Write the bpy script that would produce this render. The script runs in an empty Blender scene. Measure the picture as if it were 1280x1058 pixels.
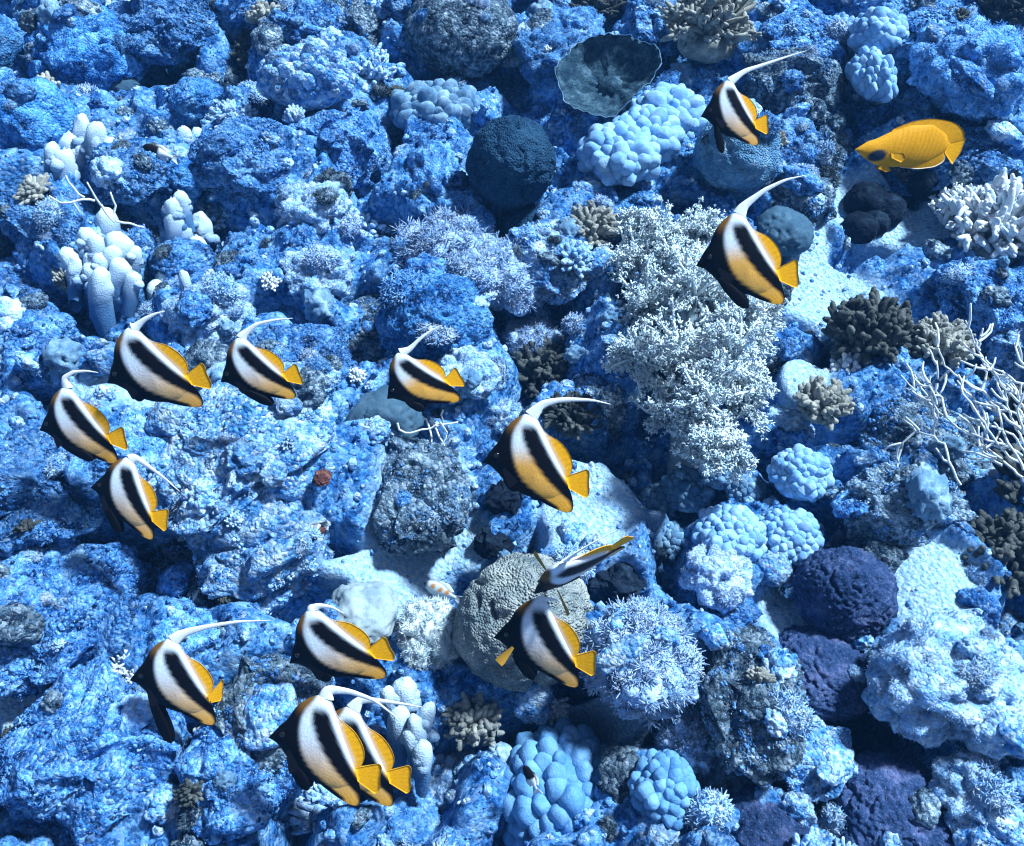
import bpy, math, random
import numpy as np
from mathutils import Vector, Matrix, Quaternion

R = math.radians
rng = np.random.default_rng(7)
random.seed(7)
scn = bpy.context.scene
COL = scn.collection

# ------------------------------------------------------------------ camera, sky, sun, exposure
PITCH, SLOPE, DIST, HFOV = R(35), R(20), 2.0, R(55)
FWD = np.array([0, math.cos(PITCH), -math.sin(PITCH)])
RIGHT = np.array([1.0, 0, 0])
UPV = np.cross(RIGHT, FWD)
CAM = -DIST * FWD
cam_d = bpy.data.cameras.new('camera')
cam_d.sensor_fit = 'HORIZONTAL'
cam_d.angle = HFOV
cam_d.clip_start = 0.05
cam_d.clip_end = 500
cam = bpy.data.objects.new('camera', cam_d)
COL.objects.link(cam)
cam.location = CAM
cam.rotation_euler = (math.pi / 2 - PITCH, 0, 0)
scn.camera = cam

SUN = Vector((0.50, 0.03, 0.84)).normalized()
elev = math.asin(SUN.z)
azim = math.atan2(SUN.x, SUN.y)
w = bpy.data.worlds.new('World')
scn.world = w
w.use_nodes = True
nt = w.node_tree
bg = nt.nodes['Background']
sky = nt.nodes.new('ShaderNodeTexSky')
sky.sky_type = 'NISHITA'
sky.sun_disc = False
sky.sun_elevation = elev
sky.sun_rotation = azim
nt.links.new(sky.outputs[0], bg.inputs[0])
bg.inputs[1].default_value = 0.05
sd = bpy.data.lights.new('sun', 'SUN')
sd.energy = 5.0
sd.angle = R(6)
sd.color = (0.82, 0.94, 1.0)
so = bpy.data.objects.new('sun', sd)
COL.objects.link(so)
so.rotation_euler = SUN.to_track_quat('Z', 'Y').to_euler()
so.location = (2, 1, 5)
scn.view_settings.view_transform = 'Standard'
scn.view_settings.look = 'None'
scn.view_settings.exposure = 0.88
scn.view_settings.gamma = 1.0
scn.render.engine = 'CYCLES'
scn.cycles.use_denoising = True
scn.cycles.max_bounces = 5
scn.cycles.diffuse_bounces = 1
scn.cycles.glossy_bounces = 2
scn.cycles.transmission_bounces = 2
scn.cycles.transparent_max_bounces = 6
scn.cycles.volume_bounces = 0
scn.cycles.caustics_reflective = False
scn.cycles.caustics_refractive = False
scn.cycles.pixel_filter_type = 'BLACKMAN_HARRIS'
scn.cycles.filter_width = 1.2

# ------------------------------------------------------------------ noise
_p = np.random.default_rng(3).permutation(256)
PERM = np.concatenate([_p, _p, _p])
_g = np.random.default_rng(4).normal(size=(256, 3))
GRAD = _g / np.linalg.norm(_g, axis=1)[:, None]
RND3 = np.random.default_rng(5).random((256, 3))


def perlin(P):
    P = np.asarray(P, float)
    I = np.floor(P).astype(int)
    F = P - I
    I &= 255
    U = F * F * F * (F * (F * 6 - 15) + 10)
    out = 0
    for dx in (0, 1):
        wx = U[:, 0] if dx else 1 - U[:, 0]
        for dy in (0, 1):
            wy = U[:, 1] if dy else 1 - U[:, 1]
            for dz in (0, 1):
                wz = U[:, 2] if dz else 1 - U[:, 2]
                h = PERM[PERM[PERM[(I[:, 0] + dx) & 255] + ((I[:, 1] + dy) & 255)] + ((I[:, 2] + dz) & 255)]
                g = GRAD[h]
                out = out + wx * wy * wz * (g[:, 0] * (F[:, 0] - dx) + g[:, 1] * (F[:, 1] - dy) + g[:, 2] * (F[:, 2] - dz))
    return out * 1.6


def fbm(P, n=3, ridge=False):
    out, a, tot = 0, 1.0, 0
    for k in range(n):
        q = perlin(P * 2.03 ** k + 17.3 * k)
        out = out + a * (np.abs(q) if ridge else q)
        tot += a
        a *= 0.5
    return out / tot


def worley(P):
    I = np.floor(P).astype(int)
    best = np.full(len(P), 9.0)
    for dx in (-1, 0, 1):
        for dy in (-1, 0, 1):
            for dz in (-1, 0, 1):
                C = I + (dx, dy, dz)
                h = PERM[PERM[PERM[C[:, 0] & 255] + (C[:, 1] & 255)] + (C[:, 2] & 255)]
                D = C + RND3[h] - P
                best = np.minimum(best, (D * D).sum(1))
    return np.sqrt(best)


def bumps(P):
    """rounded knobs with sharp creases between"""
    return np.sqrt(np.clip(1 - (worley(P) / .95) ** 2, 0, 1)) - .6


def sstep(a, b, x):
    t = np.clip((x - a) / (b - a), 0, 1)
    return t * t * (3 - 2 * t)


# ------------------------------------------------------------------ mesh helpers
def mesh(name, V, F, mats=None, smooth=True, colors=None):
    V = np.asarray(V, np.float32)
    me = bpy.data.meshes.new(name)
    me.vertices.add(len(V))
    me.vertices.foreach_set('co', V.ravel())
    if isinstance(F, (list, tuple)):
        faces = [np.asarray(f, np.int32) for f in F if len(f)]
    else:
        faces = [np.asarray(F, np.int32)]
    loops = np.concatenate([f.ravel() for f in faces])
    tot = np.concatenate([np.full(len(f), f.shape[1], np.int32) for f in faces])
    start = np.concatenate([[0], np.cumsum(tot)[:-1]]).astype(np.int32)
    me.loops.add(len(loops))
    me.loops.foreach_set('vertex_index', loops)
    me.polygons.add(len(tot))
    me.polygons.foreach_set('loop_start', start)
    me.polygons.foreach_set('loop_total', tot)
    me.polygons.foreach_set('use_smooth', np.full(len(tot), smooth))
    me.update(calc_edges=True)
    if colors is not None:
        ca = me.color_attributes.new('col', 'FLOAT_COLOR', 'POINT')
        c4 = np.ones((len(V), 4), np.float32)
        c4[:, :3] = colors
        ca.data.foreach_set('color', c4.ravel())
    if mats is not None:
        me.materials.append(mats)
    return me


def ob(name, me, parent=None, loc=None):
    o = bpy.data.objects.new(name, me)
    COL.objects.link(o)
    if parent is not None:
        o.parent = parent
    if loc is not None:
        o.location = loc
    return o


def tag(o, label=None, cat=None, group=None, kind=None):
    for drop in ('just ', 'small ', 'crusted ', 'scattered ', 'knobbly ', 'short-branched ', 'silted '):
        if label and len(label.replace('-', ' ').split()) > 16:
            label = label.replace(drop, '', 1)
    for k, v in (('label', label), ('category', cat), ('group', group), ('kind', kind)):
        if v:
            o[k] = v
    return o


_ico = {}


def ico(n):
    if n in _ico:
        return _ico[n]
    t = (1 + 5 ** .5) / 2
    V = [(-1, t, 0), (1, t, 0), (-1, -t, 0), (1, -t, 0), (0, -1, t), (0, 1, t), (0, -1, -t), (0, 1, -t), (t, 0, -1), (t, 0, 1), (-t, 0, -1), (-t, 0, 1)]
    F = [(0, 11, 5), (0, 5, 1), (0, 1, 7), (0, 7, 10), (0, 10, 11), (1, 5, 9), (5, 11, 4), (11, 10, 2), (10, 7, 6), (7, 1, 8), (3, 9, 4), (3, 4, 2), (3, 2, 6), (3, 6, 8), (3, 8, 9), (4, 9, 5), (2, 4, 11), (6, 2, 10), (8, 6, 7), (9, 8, 1)]
    V = np.array(V, float)
    V /= np.linalg.norm(V, axis=1)[:, None]
    F = np.array(F)
    for _ in range(n):
        E = np.sort(np.concatenate([F[:, [0, 1]], F[:, [1, 2]], F[:, [2, 0]]]), axis=1)
        u, inv = np.unique(E, axis=0, return_inverse=True)
        inv = inv.ravel()
        M = V[u[:, 0]] + V[u[:, 1]]
        M /= np.linalg.norm(M, axis=1)[:, None]
        k, nf = len(V), len(F)
        V = np.concatenate([V, M])
        a, b, c = k + inv[:nf], k + inv[nf:2 * nf], k + inv[2 * nf:]
        F = np.concatenate([np.stack([F[:, 0], a, c], 1), np.stack([F[:, 1], b, a], 1), np.stack([F[:, 2], c, b], 1), np.stack([a, b, c], 1)])
    _ico[n] = (V, F)
    return V, F


def rotz_to(N, spin=None):
    """matrices (n,3,3) whose third column is N, random spin about it"""
    N = N / np.linalg.norm(N, axis=1)[:, None]
    ref = np.where(np.abs(N[:, 2:3]) < .9, [[0, 0, 1.0]], [[1.0, 0, 0]])
    A = np.cross(ref, N)
    A /= np.linalg.norm(A, axis=1)[:, None]
    B = np.cross(N, A)
    s = rng.random(len(N)) * 6.283 if spin is None else spin
    c, s = np.cos(s)[:, None], np.sin(s)[:, None]
    return np.stack([A * c + B * s, -A * s + B * c, N], 2)


def scatter(pv, pf, P, N, S):
    """many copies of a small piece merged into one vertex/face set"""
    M = rotz_to(N) * np.asarray(S)[:, None, None] if np.ndim(S) else rotz_to(N) * S
    V = np.einsum('nij,kj->nki', M, pv) + P[:, None, :]
    F = pf[None] + (np.arange(len(P)) * len(pv))[:, None, None]
    return V.reshape(-1, 3), F.reshape(-1, pf.shape[1])


def tube(path, rad, sides=6, cap=True):
    path = np.asarray(path, float)
    n = len(path)
    rad = np.broadcast_to(np.asarray(rad, float), (n,))
    T = np.gradient(path, axis=0)
    T /= np.linalg.norm(T, axis=1)[:, None] + 1e-9
    ref = np.array([0.31, 0.2, 0.93]) if abs(T[0] @ [0.31, 0.2, 0.93]) < .85 else np.array([1.0, 0, 0])
    A = np.cross(T, ref)
    A /= np.linalg.norm(A, axis=1)[:, None] + 1e-9
    B = np.cross(T, A)
    th = np.arange(sides) * 2 * math.pi / sides
    V = path[:, None] + rad[:, None, None] * (A[:, None] * np.cos(th)[None, :, None] + B[:, None] * np.sin(th)[None, :, None])
    V = V.reshape(-1, 3)
    i = np.arange(n - 1)[:, None] * sides
    j = np.arange(sides)[None]
    k = (j + 1) % sides
    Q = np.stack([i + j, i + k, i + sides + k, i + sides + j], 2).reshape(-1, 4)
    V = np.concatenate([V, path[-1:] + T[-1:] * rad[-1] * .6])
    tip = len(V) - 1
    b = (n - 1) * sides
    C = np.stack([b + j[0], b + k[0], np.full(sides, tip)], 1)
    return V, np.concatenate([np.stack([Q[:, 0], Q[:, 1], Q[:, 2]], 1), np.stack([Q[:, 0], Q[:, 2], Q[:, 3]], 1), C])


class Bag:
    def __init__(s):
        s.V, s.F, s.C, s.n = [], [], [], 0

    def add(s, V, F, c=None):
        s.V.append(V)
        s.F.append(F + s.n)
        s.n += len(V)
        if c is not None:
            s.C.append(np.broadcast_to(c, (len(V), 3)))

    def mesh(s, name, mat, smooth=True):
        return mesh(name, np.concatenate(s.V), np.concatenate(s.F), mat, smooth, np.concatenate(s.C) if s.C else None)


# ------------------------------------------------------------------ materials
def mat_new(name):
    m = bpy.data.materials.new(name)
    m.use_nodes = True
    t = m.node_tree
    b = t.nodes['Principled BSDF']
    b.inputs['Specular IOR Level'].default_value = 0.04
    b.inputs['Roughness'].default_value = 0.95
    return m, t, b


def reef_mat(name, cols, scale=14.0, bump=0.5, bscale=160.0, cells=False, vary=0.35, speck=None, dist=0.004, grain=None):
    """mottled living surface: a noise-driven ramp of its colours, fine relief, each colony a little different"""
    m, t, b = mat_new(name)
    N, L = t.nodes, t.links
    tc = N.new('ShaderNodeTexCoord')
    geo = N.new('ShaderNodeNewGeometry')
    oi = N.new('ShaderNodeObjectInfo')
    off = N.new('ShaderNodeVectorMath')
    off.operation = 'MULTIPLY_ADD'
    off.inputs[1].default_value = (1, 1, 1)
    rs = N.new('ShaderNodeVectorMath')
    rs.operation = 'SCALE'
    rs.inputs[0].default_value = (31, 17, 23)
    L.new(oi.outputs['Random'], rs.inputs['Scale'])
    L.new(geo.outputs['Position'], off.inputs[0])
    L.new(rs.outputs[0], off.inputs[2])
    n1 = N.new('ShaderNodeTexNoise')
    n1.inputs['Scale'].default_value = scale
    n1.inputs['Detail'].default_value = 9
    n1.inputs['Roughness'].default_value = 0.8
    L.new(off.outputs[0], n1.inputs['Vector'])
    cr = N.new('ShaderNodeValToRGB')
    e = cr.color_ramp.elements
    n = len(cols)
    lo, hi = 0.38, 0.64
    for k, c in enumerate(cols):
        p = lo + (hi - lo) * k / max(1, n - 1)
        el = e[k] if k < 2 else e.new(p)
        el.position = p
        el.color = (*c, 1)
    L.new(n1.outputs[0], cr.inputs[0])
    last = cr.outputs[0]
    if speck:
        v = N.new('ShaderNodeTexNoise')
        v.inputs['Scale'].default_value = bscale * 1.4
        v.inputs['Detail'].default_value = 2
        L.new(off.outputs[0], v.inputs['Vector'])
        r2 = N.new('ShaderNodeValToRGB')
        r2.color_ramp.elements[0].position = .58
        r2.color_ramp.elements[1].position = .74
        L.new(v.outputs[0], r2.inputs[0])
        mx = N.new('ShaderNodeMix')
        mx.data_type = 'RGBA'
        r2.color_ramp.elements[1].color = (.7, .7, .7, 1)
        L.new(r2.outputs[0], mx.inputs[0])
        L.new(last, mx.inputs[6])
        mx.inputs[7].default_value = (*speck, 1)
        last = mx.outputs[2]
    if grain:
        # each little polyp its own tone, a share of them silted white
        gv = N.new('ShaderNodeTexVoronoi')
        gv.inputs['Scale'].default_value = grain
        gw = N.new('ShaderNodeTexNoise')
        gw.inputs['Scale'].default_value = grain * .6
        L.new(off.outputs[0], gw.inputs['Vector'])
        gm = N.new('ShaderNodeVectorMath')
        gm.operation = 'MULTIPLY_ADD'
        gm.inputs[1].default_value = (.006, .006, .006)
        L.new(gw.outputs['Color'], gm.inputs[0])
        L.new(off.outputs[0], gm.inputs[2])
        L.new(gm.outputs[0], gv.inputs['Vector'])
        sp = N.new('ShaderNodeSeparateColor')
        L.new(gv.outputs['Color'], sp.inputs[0])
        m1_ = N.new('ShaderNodeMapRange')
        m1_.inputs[3].default_value = .62
        m1_.inputs[4].default_value = 1.25
        L.new(sp.outputs[0], m1_.inputs[0])
        h1 = N.new('ShaderNodeHueSaturation')
        L.new(m1_.outputs[0], h1.inputs['Value'])
        L.new(last, h1.inputs['Color'])
        m2_ = N.new('ShaderNodeMapRange')
        m2_.inputs[1].default_value = .70
        m2_.inputs[2].default_value = 1.0
        m2_.inputs[4].default_value = .5
        L.new(sp.outputs[1], m2_.inputs[0])
        mg_ = N.new('ShaderNodeMix')
        mg_.data_type = 'RGBA'
        L.new(m2_.outputs[0], mg_.inputs[0])
        L.new(h1.outputs[0], mg_.inputs[6])
        mg_.inputs[7].default_value = (*cols[-1], 1)
        last = mg_.outputs[2]
    hs = N.new('ShaderNodeHueSaturation')
    mr = N.new('ShaderNodeMapRange')
    mr.inputs[3].default_value = 1 - vary
    mr.inputs[4].default_value = 1 + vary
    L.new(oi.outputs['Random'], mr.inputs[0])
    L.new(mr.outputs[0], hs.inputs['Value'])
    L.new(last, hs.inputs['Color'])
    L.new(hs.outputs[0], b.inputs['Base Color'])
    n2 = N.new('ShaderNodeTexVoronoi' if cells else 'ShaderNodeTexNoise')
    n2.inputs['Scale'].default_value = bscale
    if not cells:
        n2.inputs['Detail'].default_value = 4
        n2.inputs['Roughness'].default_value = .65
    L.new(off.outputs[0], n2.inputs['Vector'])
    bp = N.new('ShaderNodeBump')
    bp.inputs['Strength'].default_value = bump
    bp.inputs['Distance'].default_value = dist
    if cells:
        bp.invert = True
    hsrc = n2.outputs[0]
    if grain:
        ad = N.new('ShaderNodeMath')
        ad.operation = 'MULTIPLY_ADD'
        ad.inputs[1].default_value = -1.0
        L.new(gv.outputs['Distance'], ad.inputs[0])
        hm = N.new('ShaderNodeMath')
        hm.operation = 'MULTIPLY'
        hm.inputs[1].default_value = .7
        L.new(n2.outputs[0], hm.inputs[0])
        L.new(hm.outputs[0], ad.inputs[2])
        hsrc = ad.outputs[0]
    L.new(hsrc, bp.inputs['Height'])
    L.new(bp.outputs[0], b.inputs['Normal'])
    return m


def attr_mat(name, rough=.5, spec=.3, bump=0, bscale=400, trans=0):
    m, t, b = mat_new(name)
    N, L = t.nodes, t.links
    a = N.new('ShaderNodeVertexColor')
    a.layer_name = 'col'
    n1 = N.new('ShaderNodeTexNoise')
    n1.inputs['Scale'].default_value = 60
    n1.inputs['Detail'].default_value = 5
    tc = N.new('ShaderNodeTexCoord')
    L.new(tc.outputs['Object'], n1.inputs['Vector'])
    mr = N.new('ShaderNodeMapRange')
    mr.inputs[1].default_value = .3
    mr.inputs[2].default_value = .7
    mr.inputs[3].default_value = .85
    mr.inputs[4].default_value = 1.1
    L.new(n1.outputs[0], mr.inputs[0])
    hs = N.new('ShaderNodeHueSaturation')
    L.new(mr.outputs[0], hs.inputs['Value'])
    L.new(a.outputs[0], hs.inputs['Color'])
    L.new(hs.outputs[0], b.inputs['Base Color'])
    b.inputs['Roughness'].default_value = rough
    b.inputs['Specular IOR Level'].default_value = spec
    if bump:
        v = N.new('ShaderNodeTexVoronoi')
        v.inputs['Scale'].default_value = bscale
        gp = N.new('ShaderNodeNewGeometry')
        L.new(gp.outputs['Position'], v.inputs['Vector'])
        bp = N.new('ShaderNodeBump')
        bp.inputs['Strength'].default_value = bump
        bp.inputs['Distance'].default_value = .001
        L.new(v.outputs[0], bp.inputs['Height'])
        L.new(bp.outputs[0], b.inputs['Normal'])
    if trans:
        tr = N.new('ShaderNodeBsdfTranslucent')
        L.new(hs.outputs[0], tr.inputs[0])
        mx = N.new('ShaderNodeMixShader')
        mx.inputs[0].default_value = trans
        L.new(b.outputs[0], mx.inputs[1])
        L.new(tr.outputs[0], mx.inputs[2])
        L.new(mx.outputs[0], t.nodes['Material Output'].inputs[0])
    return m


DEEP, MID, PALE, SILT, WHITE = (.004, .025, .10), (.020, .125, .42), (.10, .325, .76), (.34, .585, .93), (.72, .84, .96)
M = {}
M['rock'] = reef_mat('encrusted_rock', [DEEP, MID, PALE, SILT], 18, 1, 260, dist=.008, grain=125, speck=(.5, .68, .9))
M['rock_pale'] = reef_mat('silted_rock', [MID, PALE, SILT, WHITE], 18, 1, 260, dist=.008, grain=125, speck=(.02, .08, .2))
M['rock_brown'] = reef_mat('algae_rock', [(.006, .018, .05), (.03, .07, .13), (.12, .21, .31), (.46, .62, .80)], 22, 1, 260, dist=.008, grain=125, speck=(.5, .62, .75))
M['soft'] = reef_mat('soft_coral_blue', [MID, PALE, SILT], 30, .9, 300, grain=150)
M['soft_pale'] = reef_mat('soft_coral_pale', [(.13, .36, .78), (.32, .56, .91), (.62, .77, .95)], 30, .9, 300, vary=.2, grain=150)
M['soft_lilac'] = reef_mat('soft_coral_lilac', [(.16, .34, .72), (.34, .54, .88), (.60, .74, .96)], 30, .9, 300, vary=.2, grain=170)
M['soft_grey'] = reef_mat('soft_coral_grey', [(.46, .66, .82), (.62, .78, .88), (.80, .89, .93)], 30, .3, 300, vary=.15)
M['dome'] = reef_mat('boulder_coral_blue', [(.003, .03, .13), (.015, .12, .42), (.07, .29, .70), (.22, .48, .86)], 13, 1, 260, cells=False, dist=.006, grain=150, speck=(.3, .5, .8))
M['dome_dark'] = reef_mat('boulder_coral_slate', [(.008, .03, .075), (.014, .05, .11), (.03, .085, .16)], 9, 1, 230, cells=True, speck=(.06, .14, .25), vary=.2)
M['dome_brown'] = reef_mat('boulder_coral_brown', [(.12, .18, .22), (.28, .34, .36), (.52, .57, .56)], 14, 1, 230, dist=.006, cells=True, vary=.15, speck=(.45, .5, .5))
M['dome_grey'] = reef_mat('boulder_coral_grey', [(.05, .15, .30), (.12, .27, .46), (.32, .50, .70)], 16, 1, 230, cells=True, dist=.006, vary=.1)
M['purple'] = reef_mat('boulder_coral_purple', [(.012, .036, .11), (.036, .076, .20), (.14, .18, .38)], 20, 1, 190, vary=.2, dist=.008, speck=(.16, .22, .42))
M['lobe'] = reef_mat('lobed_coral_pale_blue', [(.08, .25, .54), (.14, .35, .66), (.22, .44, .74)], 12, .8, 330, vary=.16, speck=None, dist=.003)
M['lobe_white'] = reef_mat('lobed_coral_white', [(.13, .35, .72), (.25, .49, .84), (.42, .65, .93)], 14, .8, 330, vary=.16, speck=None, dist=.003)
M['lobe_grey'] = reef_mat('lobed_coral_grey', [(.05, .14, .28), (.14, .28, .46), (.36, .55, .72)], 14, .8, 330, vary=.16, speck=None, dist=.003)
M['tan'] = reef_mat('branching_coral_tan', [(.14, .17, .18), (.30, .33, .32), (.52, .54, .5)], 30, .5, 330, vary=.15)
M['brown'] = reef_mat('branching_coral_brown', [(.025, .032, .04), (.06, .075, .08), (.15, .17, .17)], 30, .5, 330, vary=.15)
M['white'] = reef_mat('branching_coral_white', [(.36, .5, .66), (.58, .68, .78), (.8, .84, .86)], 30, .4, 330, vary=.12)
M['twig'] = reef_mat('twig_coral_white', [(.5, .62, .74), (.68, .76, .82), (.84, .87, .88)], 30, .3, 330, vary=.08)
M['cup'] = reef_mat('cup_coral_slate', [(.010, .03, .06), (.03, .07, .11), (.10, .18, .26)], 40, 1, 200, vary=.05)
M['leather'] = reef_mat('leather_coral_grey', [(.20, .30, .38), (.32, .43, .5), (.48, .58, .64)], 9, .25, 300, vary=.1)
M['leather_dark'] = reef_mat('leather_coral_dark', [(.03, .075, .13), (.05, .11, .18), (.09, .17, .25)], 9, .3, 300, vary=.1)
M['sponge'] = reef_mat('sponge_rust', [(.04, .02, .025), (.10, .04, .035), (.2, .12, .11)], 60, .6, 260)
M['black'] = reef_mat('dark_growth_and_shade', [(.004, .008, .02), (.008, .015, .03), (.02, .04, .07)], 30, .7, 260)  # dark corals' own colour, and the painted shade of one cave
M['clam'] = reef_mat('clam_mantle', [(.25, .38, .55), (.45, .58, .72), (.72, .8, .86)], 60, .5, 240, vary=.05)
M['finger'] = attr_mat('finger_coral', .9, .05, 1.0, 300)
M['skin'] = attr_mat('fish_skin', .55, .06, .25, 300)
M['fin'] = attr_mat('fish_fin', .6, .05, 0, 0, .06)
m_, t_, b_ = mat_new('fish_eye')
b_.inputs['Base Color'].default_value = (.006, .006, .008, 1)
b_.inputs['Roughness'].default_value = .08
b_.inputs['Specular IOR Level'].default_value = .6
M['eye'] = m_

# the ground: blue encrusted hard bottom with pale silt and coral sand where the sheet says sand
mg, t, b = mat_new('reef_floor')
N, L = t.nodes, t.links
geo = N.new('ShaderNodeNewGeometry')
at = N.new('ShaderNodeVertexColor')
at.layer_name = 'col'


def noise(scale, det=8, ro=.7):
    q = N.new('ShaderNodeTexNoise')
    q.inputs['Scale'].default_value = scale
    q.inputs['Detail'].default_value = det
    q.inputs['Roughness'].default_value = ro
    L.new(geo.outputs['Position'], q.inputs['Vector'])
    return q


def ramp(src, stops):
    q = N.new('ShaderNodeValToRGB')
    e = q.color_ramp.elements
    for k, (p, c) in enumerate(stops):
        el = e[k] if k < 2 else e.new(p)
        el.position = p
        el.color = (*c, 1)
    L.new(src, q.inputs[0])
    return q.outputs[0]


gv = N.new('ShaderNodeTexVoronoi')
gv.inputs['Scale'].default_value = 105
gw = N.new('ShaderNodeVectorMath')
gw.operation = 'MULTIPLY_ADD'
gw.inputs[1].default_value = (.008, .008, .008)
L.new(noise(60, 3).outputs['Color'], gw.inputs[0])
L.new(geo.outputs['Position'], gw.inputs[2])
L.new(gw.outputs[0], gv.inputs['Vector'])
c_reef = ramp(noise(22, 10, .8).outputs[0], [(.36, DEEP), (.44, MID), (.52, PALE), (.64, SILT)])
c_sand = ramp(noise(120, 5).outputs[0], [(.30, (.17, .42, .78)), (.5, (.38, .64, .94)), (.68, (.70, .86, .98))])
mx = N.new('ShaderNodeMix')
mx.data_type = 'RGBA'
L.new(at.outputs[0], mx.inputs[0])
sp = N.new('ShaderNodeSeparateColor')
L.new(gv.outputs['Color'], sp.inputs[0])
gm = N.new('ShaderNodeMapRange')
gm.inputs[3].default_value = .62
gm.inputs[4].default_value = 1.28
L.new(sp.outputs[0], gm.inputs[0])
gh = N.new('ShaderNodeHueSaturation')
L.new(gm.outputs[0], gh.inputs['Value'])
L.new(c_reef, gh.inputs['Color'])
gk = N.new('ShaderNodeMapRange')
gk.inputs[1].default_value = .72
gk.inputs[4].default_value = .5
L.new(sp.outputs[1], gk.inputs[0])
gx = N.new('ShaderNodeMix')
gx.data_type = 'RGBA'
L.new(gk.outputs[0], gx.inputs[0])
L.new(gh.outputs[0], gx.inputs[6])
gx.inputs[7].default_value = (*SILT, 1)
L.new(gx.outputs[2], mx.inputs[6])
L.new(c_sand, mx.inputs[7])
L.new(mx.outputs[2], b.inputs['Base Color'])
bp = N.new('ShaderNodeBump')
bp.inputs['Strength'].default_value = 1
bp.inputs['Distance'].default_value = .007
ga = N.new('ShaderNodeMath')
ga.operation = 'MULTIPLY_ADD'
ga.inputs[1].default_value = -.9
L.new(gv.outputs['Distance'], ga.inputs[0])
L.new(noise(200, 6, .7).outputs[0], ga.inputs[2])
L.new(ga.outputs[0], bp.inputs['Height'])
L.new(bp.outputs[0], b.inputs['Normal'])

# ------------------------------------------------------------------ the slope and its relief
VA = np.array([0, math.cos(SLOPE), math.sin(SLOPE)])
NA = np.array([0, -math.sin(SLOPE), math.cos(SLOPE)])
FPX = 640 / math.tan(HFOV / 2)


def ray(px, py):
    d = FWD * FPX + RIGHT * (px - 640) - UPV * (py - 529)
    return d / np.linalg.norm(d)


def plane_uv(px, py):
    d = ray(px, py)
    P = CAM + d * (-(CAM @ NA) / (d @ NA))
    return np.array([P[0], P @ VA])


# broad mounds (+) and hollows (-), in place on the slope: pixel centre, radii on the slope, height
BUMPS = [(310, 600, .30, .24, .13), (90, 560, .22, .3, .06), (560, 680, .13, .3, -.07), (660, 760, .14, .14, .05), (860, 480, .22, .2, .06),
         (1150, 560, .16, .16, .05), (1090, 900, .10, .12, -.10), (700, 890, .12, .08, -.06), (1200, 850, .2, .2, .09), (930, 880, .12, .2, .06),
         (1110, 220, .3, .2, -.07), (1060, 350, .2, .16, -.06), (660, 140, .12, .1, -.06), (200, 60, .12, .14, -.06), (120, 260, .2, .2, .06),
         (420, 220, .28, .26, .07), (1200, 80, .3, .3, .10), (470, 30, .3, .2, .06), (300, 880, .2, .1, .04), (1150, 730, .12, .1, .02), (780, 640, .12, .08, -.01)]
BUV = [(plane_uv(x, y), a, b_2, h) for x, y, a, b_2, h in BUMPS]
# deep clefts between the heads, black with shade
HOLES = [(1092, 905, .075, .06), (205, 55, .07, .06), (1085, 132, .07, .06), (1198, 152, .06, .07), (1105, 592, .08, .05), (715, 897, .09, .045), (655, 128, .06, .06), (738, 548, .06, .04), (452, 352, .06, .035),
         (255, 300, .05, .05), (160, 695, .07, .05), (60, 22, .09, .06), (1235, 430, .07, .07), (478, 262, .05, .05), (768, 735, .05, .04), (385, 752, .06, .035), (975, 565, .05, .04), (40, 250, .05, .06),
         (330, 130, .04, .06), (600, 225, .05, .05), (230, 960, .06, .04), (20, 985, .05, .05), (1000, 130, .06, .05), (850, 250, .05, .04), (435, 960, .05, .04), (905, 955, .05, .05), (1240, 620, .06, .05), (130, 30, .06, .05), (440, 430, .06, .04)]
HUV = [(plane_uv(x, y), a, b_2) for x, y, a, b_2 in HOLES]


def hole_mask(u, v):
    m = np.zeros(len(u))
    wob = .35 * perlin(np.stack([u * 14, v * 14, u * 0 + 2.5], 1))
    for c, a, b_2 in HUV:
        d = np.sqrt(((u - c[0]) / a) ** 2 + ((v - c[1]) / b_2) ** 2) + wob
        m = np.maximum(m, np.exp(-np.clip(d, 0, None) ** 3.5))
    return m


SAND = [(1090, 225, 70, 35), (1150, 245, 50, 25), (1050, 345, 60, 55), (520, 650, 45, 90), (470, 720, 50, 30), (752, 630, 62, 58), (980, 770, 30, 40),
        (1150, 735, 55, 55), (560, 600, 30, 50), (250, 520, 110, 25), (1000, 480, 30, 30), (20, 870, 40, 60), (590, 660, 20, 30), (760, 880, 60, 30), (1020, 290, 30, 40)]


def uv_radii(x, y, a, b_2):
    c = plane_uv(x, y)
    return c, abs(plane_uv(x + a, y)[0] - c[0]), abs(plane_uv(x, y - b_2)[1] - c[1])


SUV = [uv_radii(x, y, a * 1.18, b_2 * 1.18) for x, y, a, b_2 in SAND]


def sand_mask(u, v):
    m = np.zeros(len(u))
    wob = perlin(np.stack([u * 9, v * 9, u * 0 + 5.5], 1)) * .5
    for c, a, b_2 in SUV:
        d = np.sqrt(((u - c[0]) / a) ** 2 + ((v - c[1]) / b_2) ** 2) + wob
        m = np.maximum(m, 1 - sstep(.75, 1.2, d))
    return m


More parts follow.
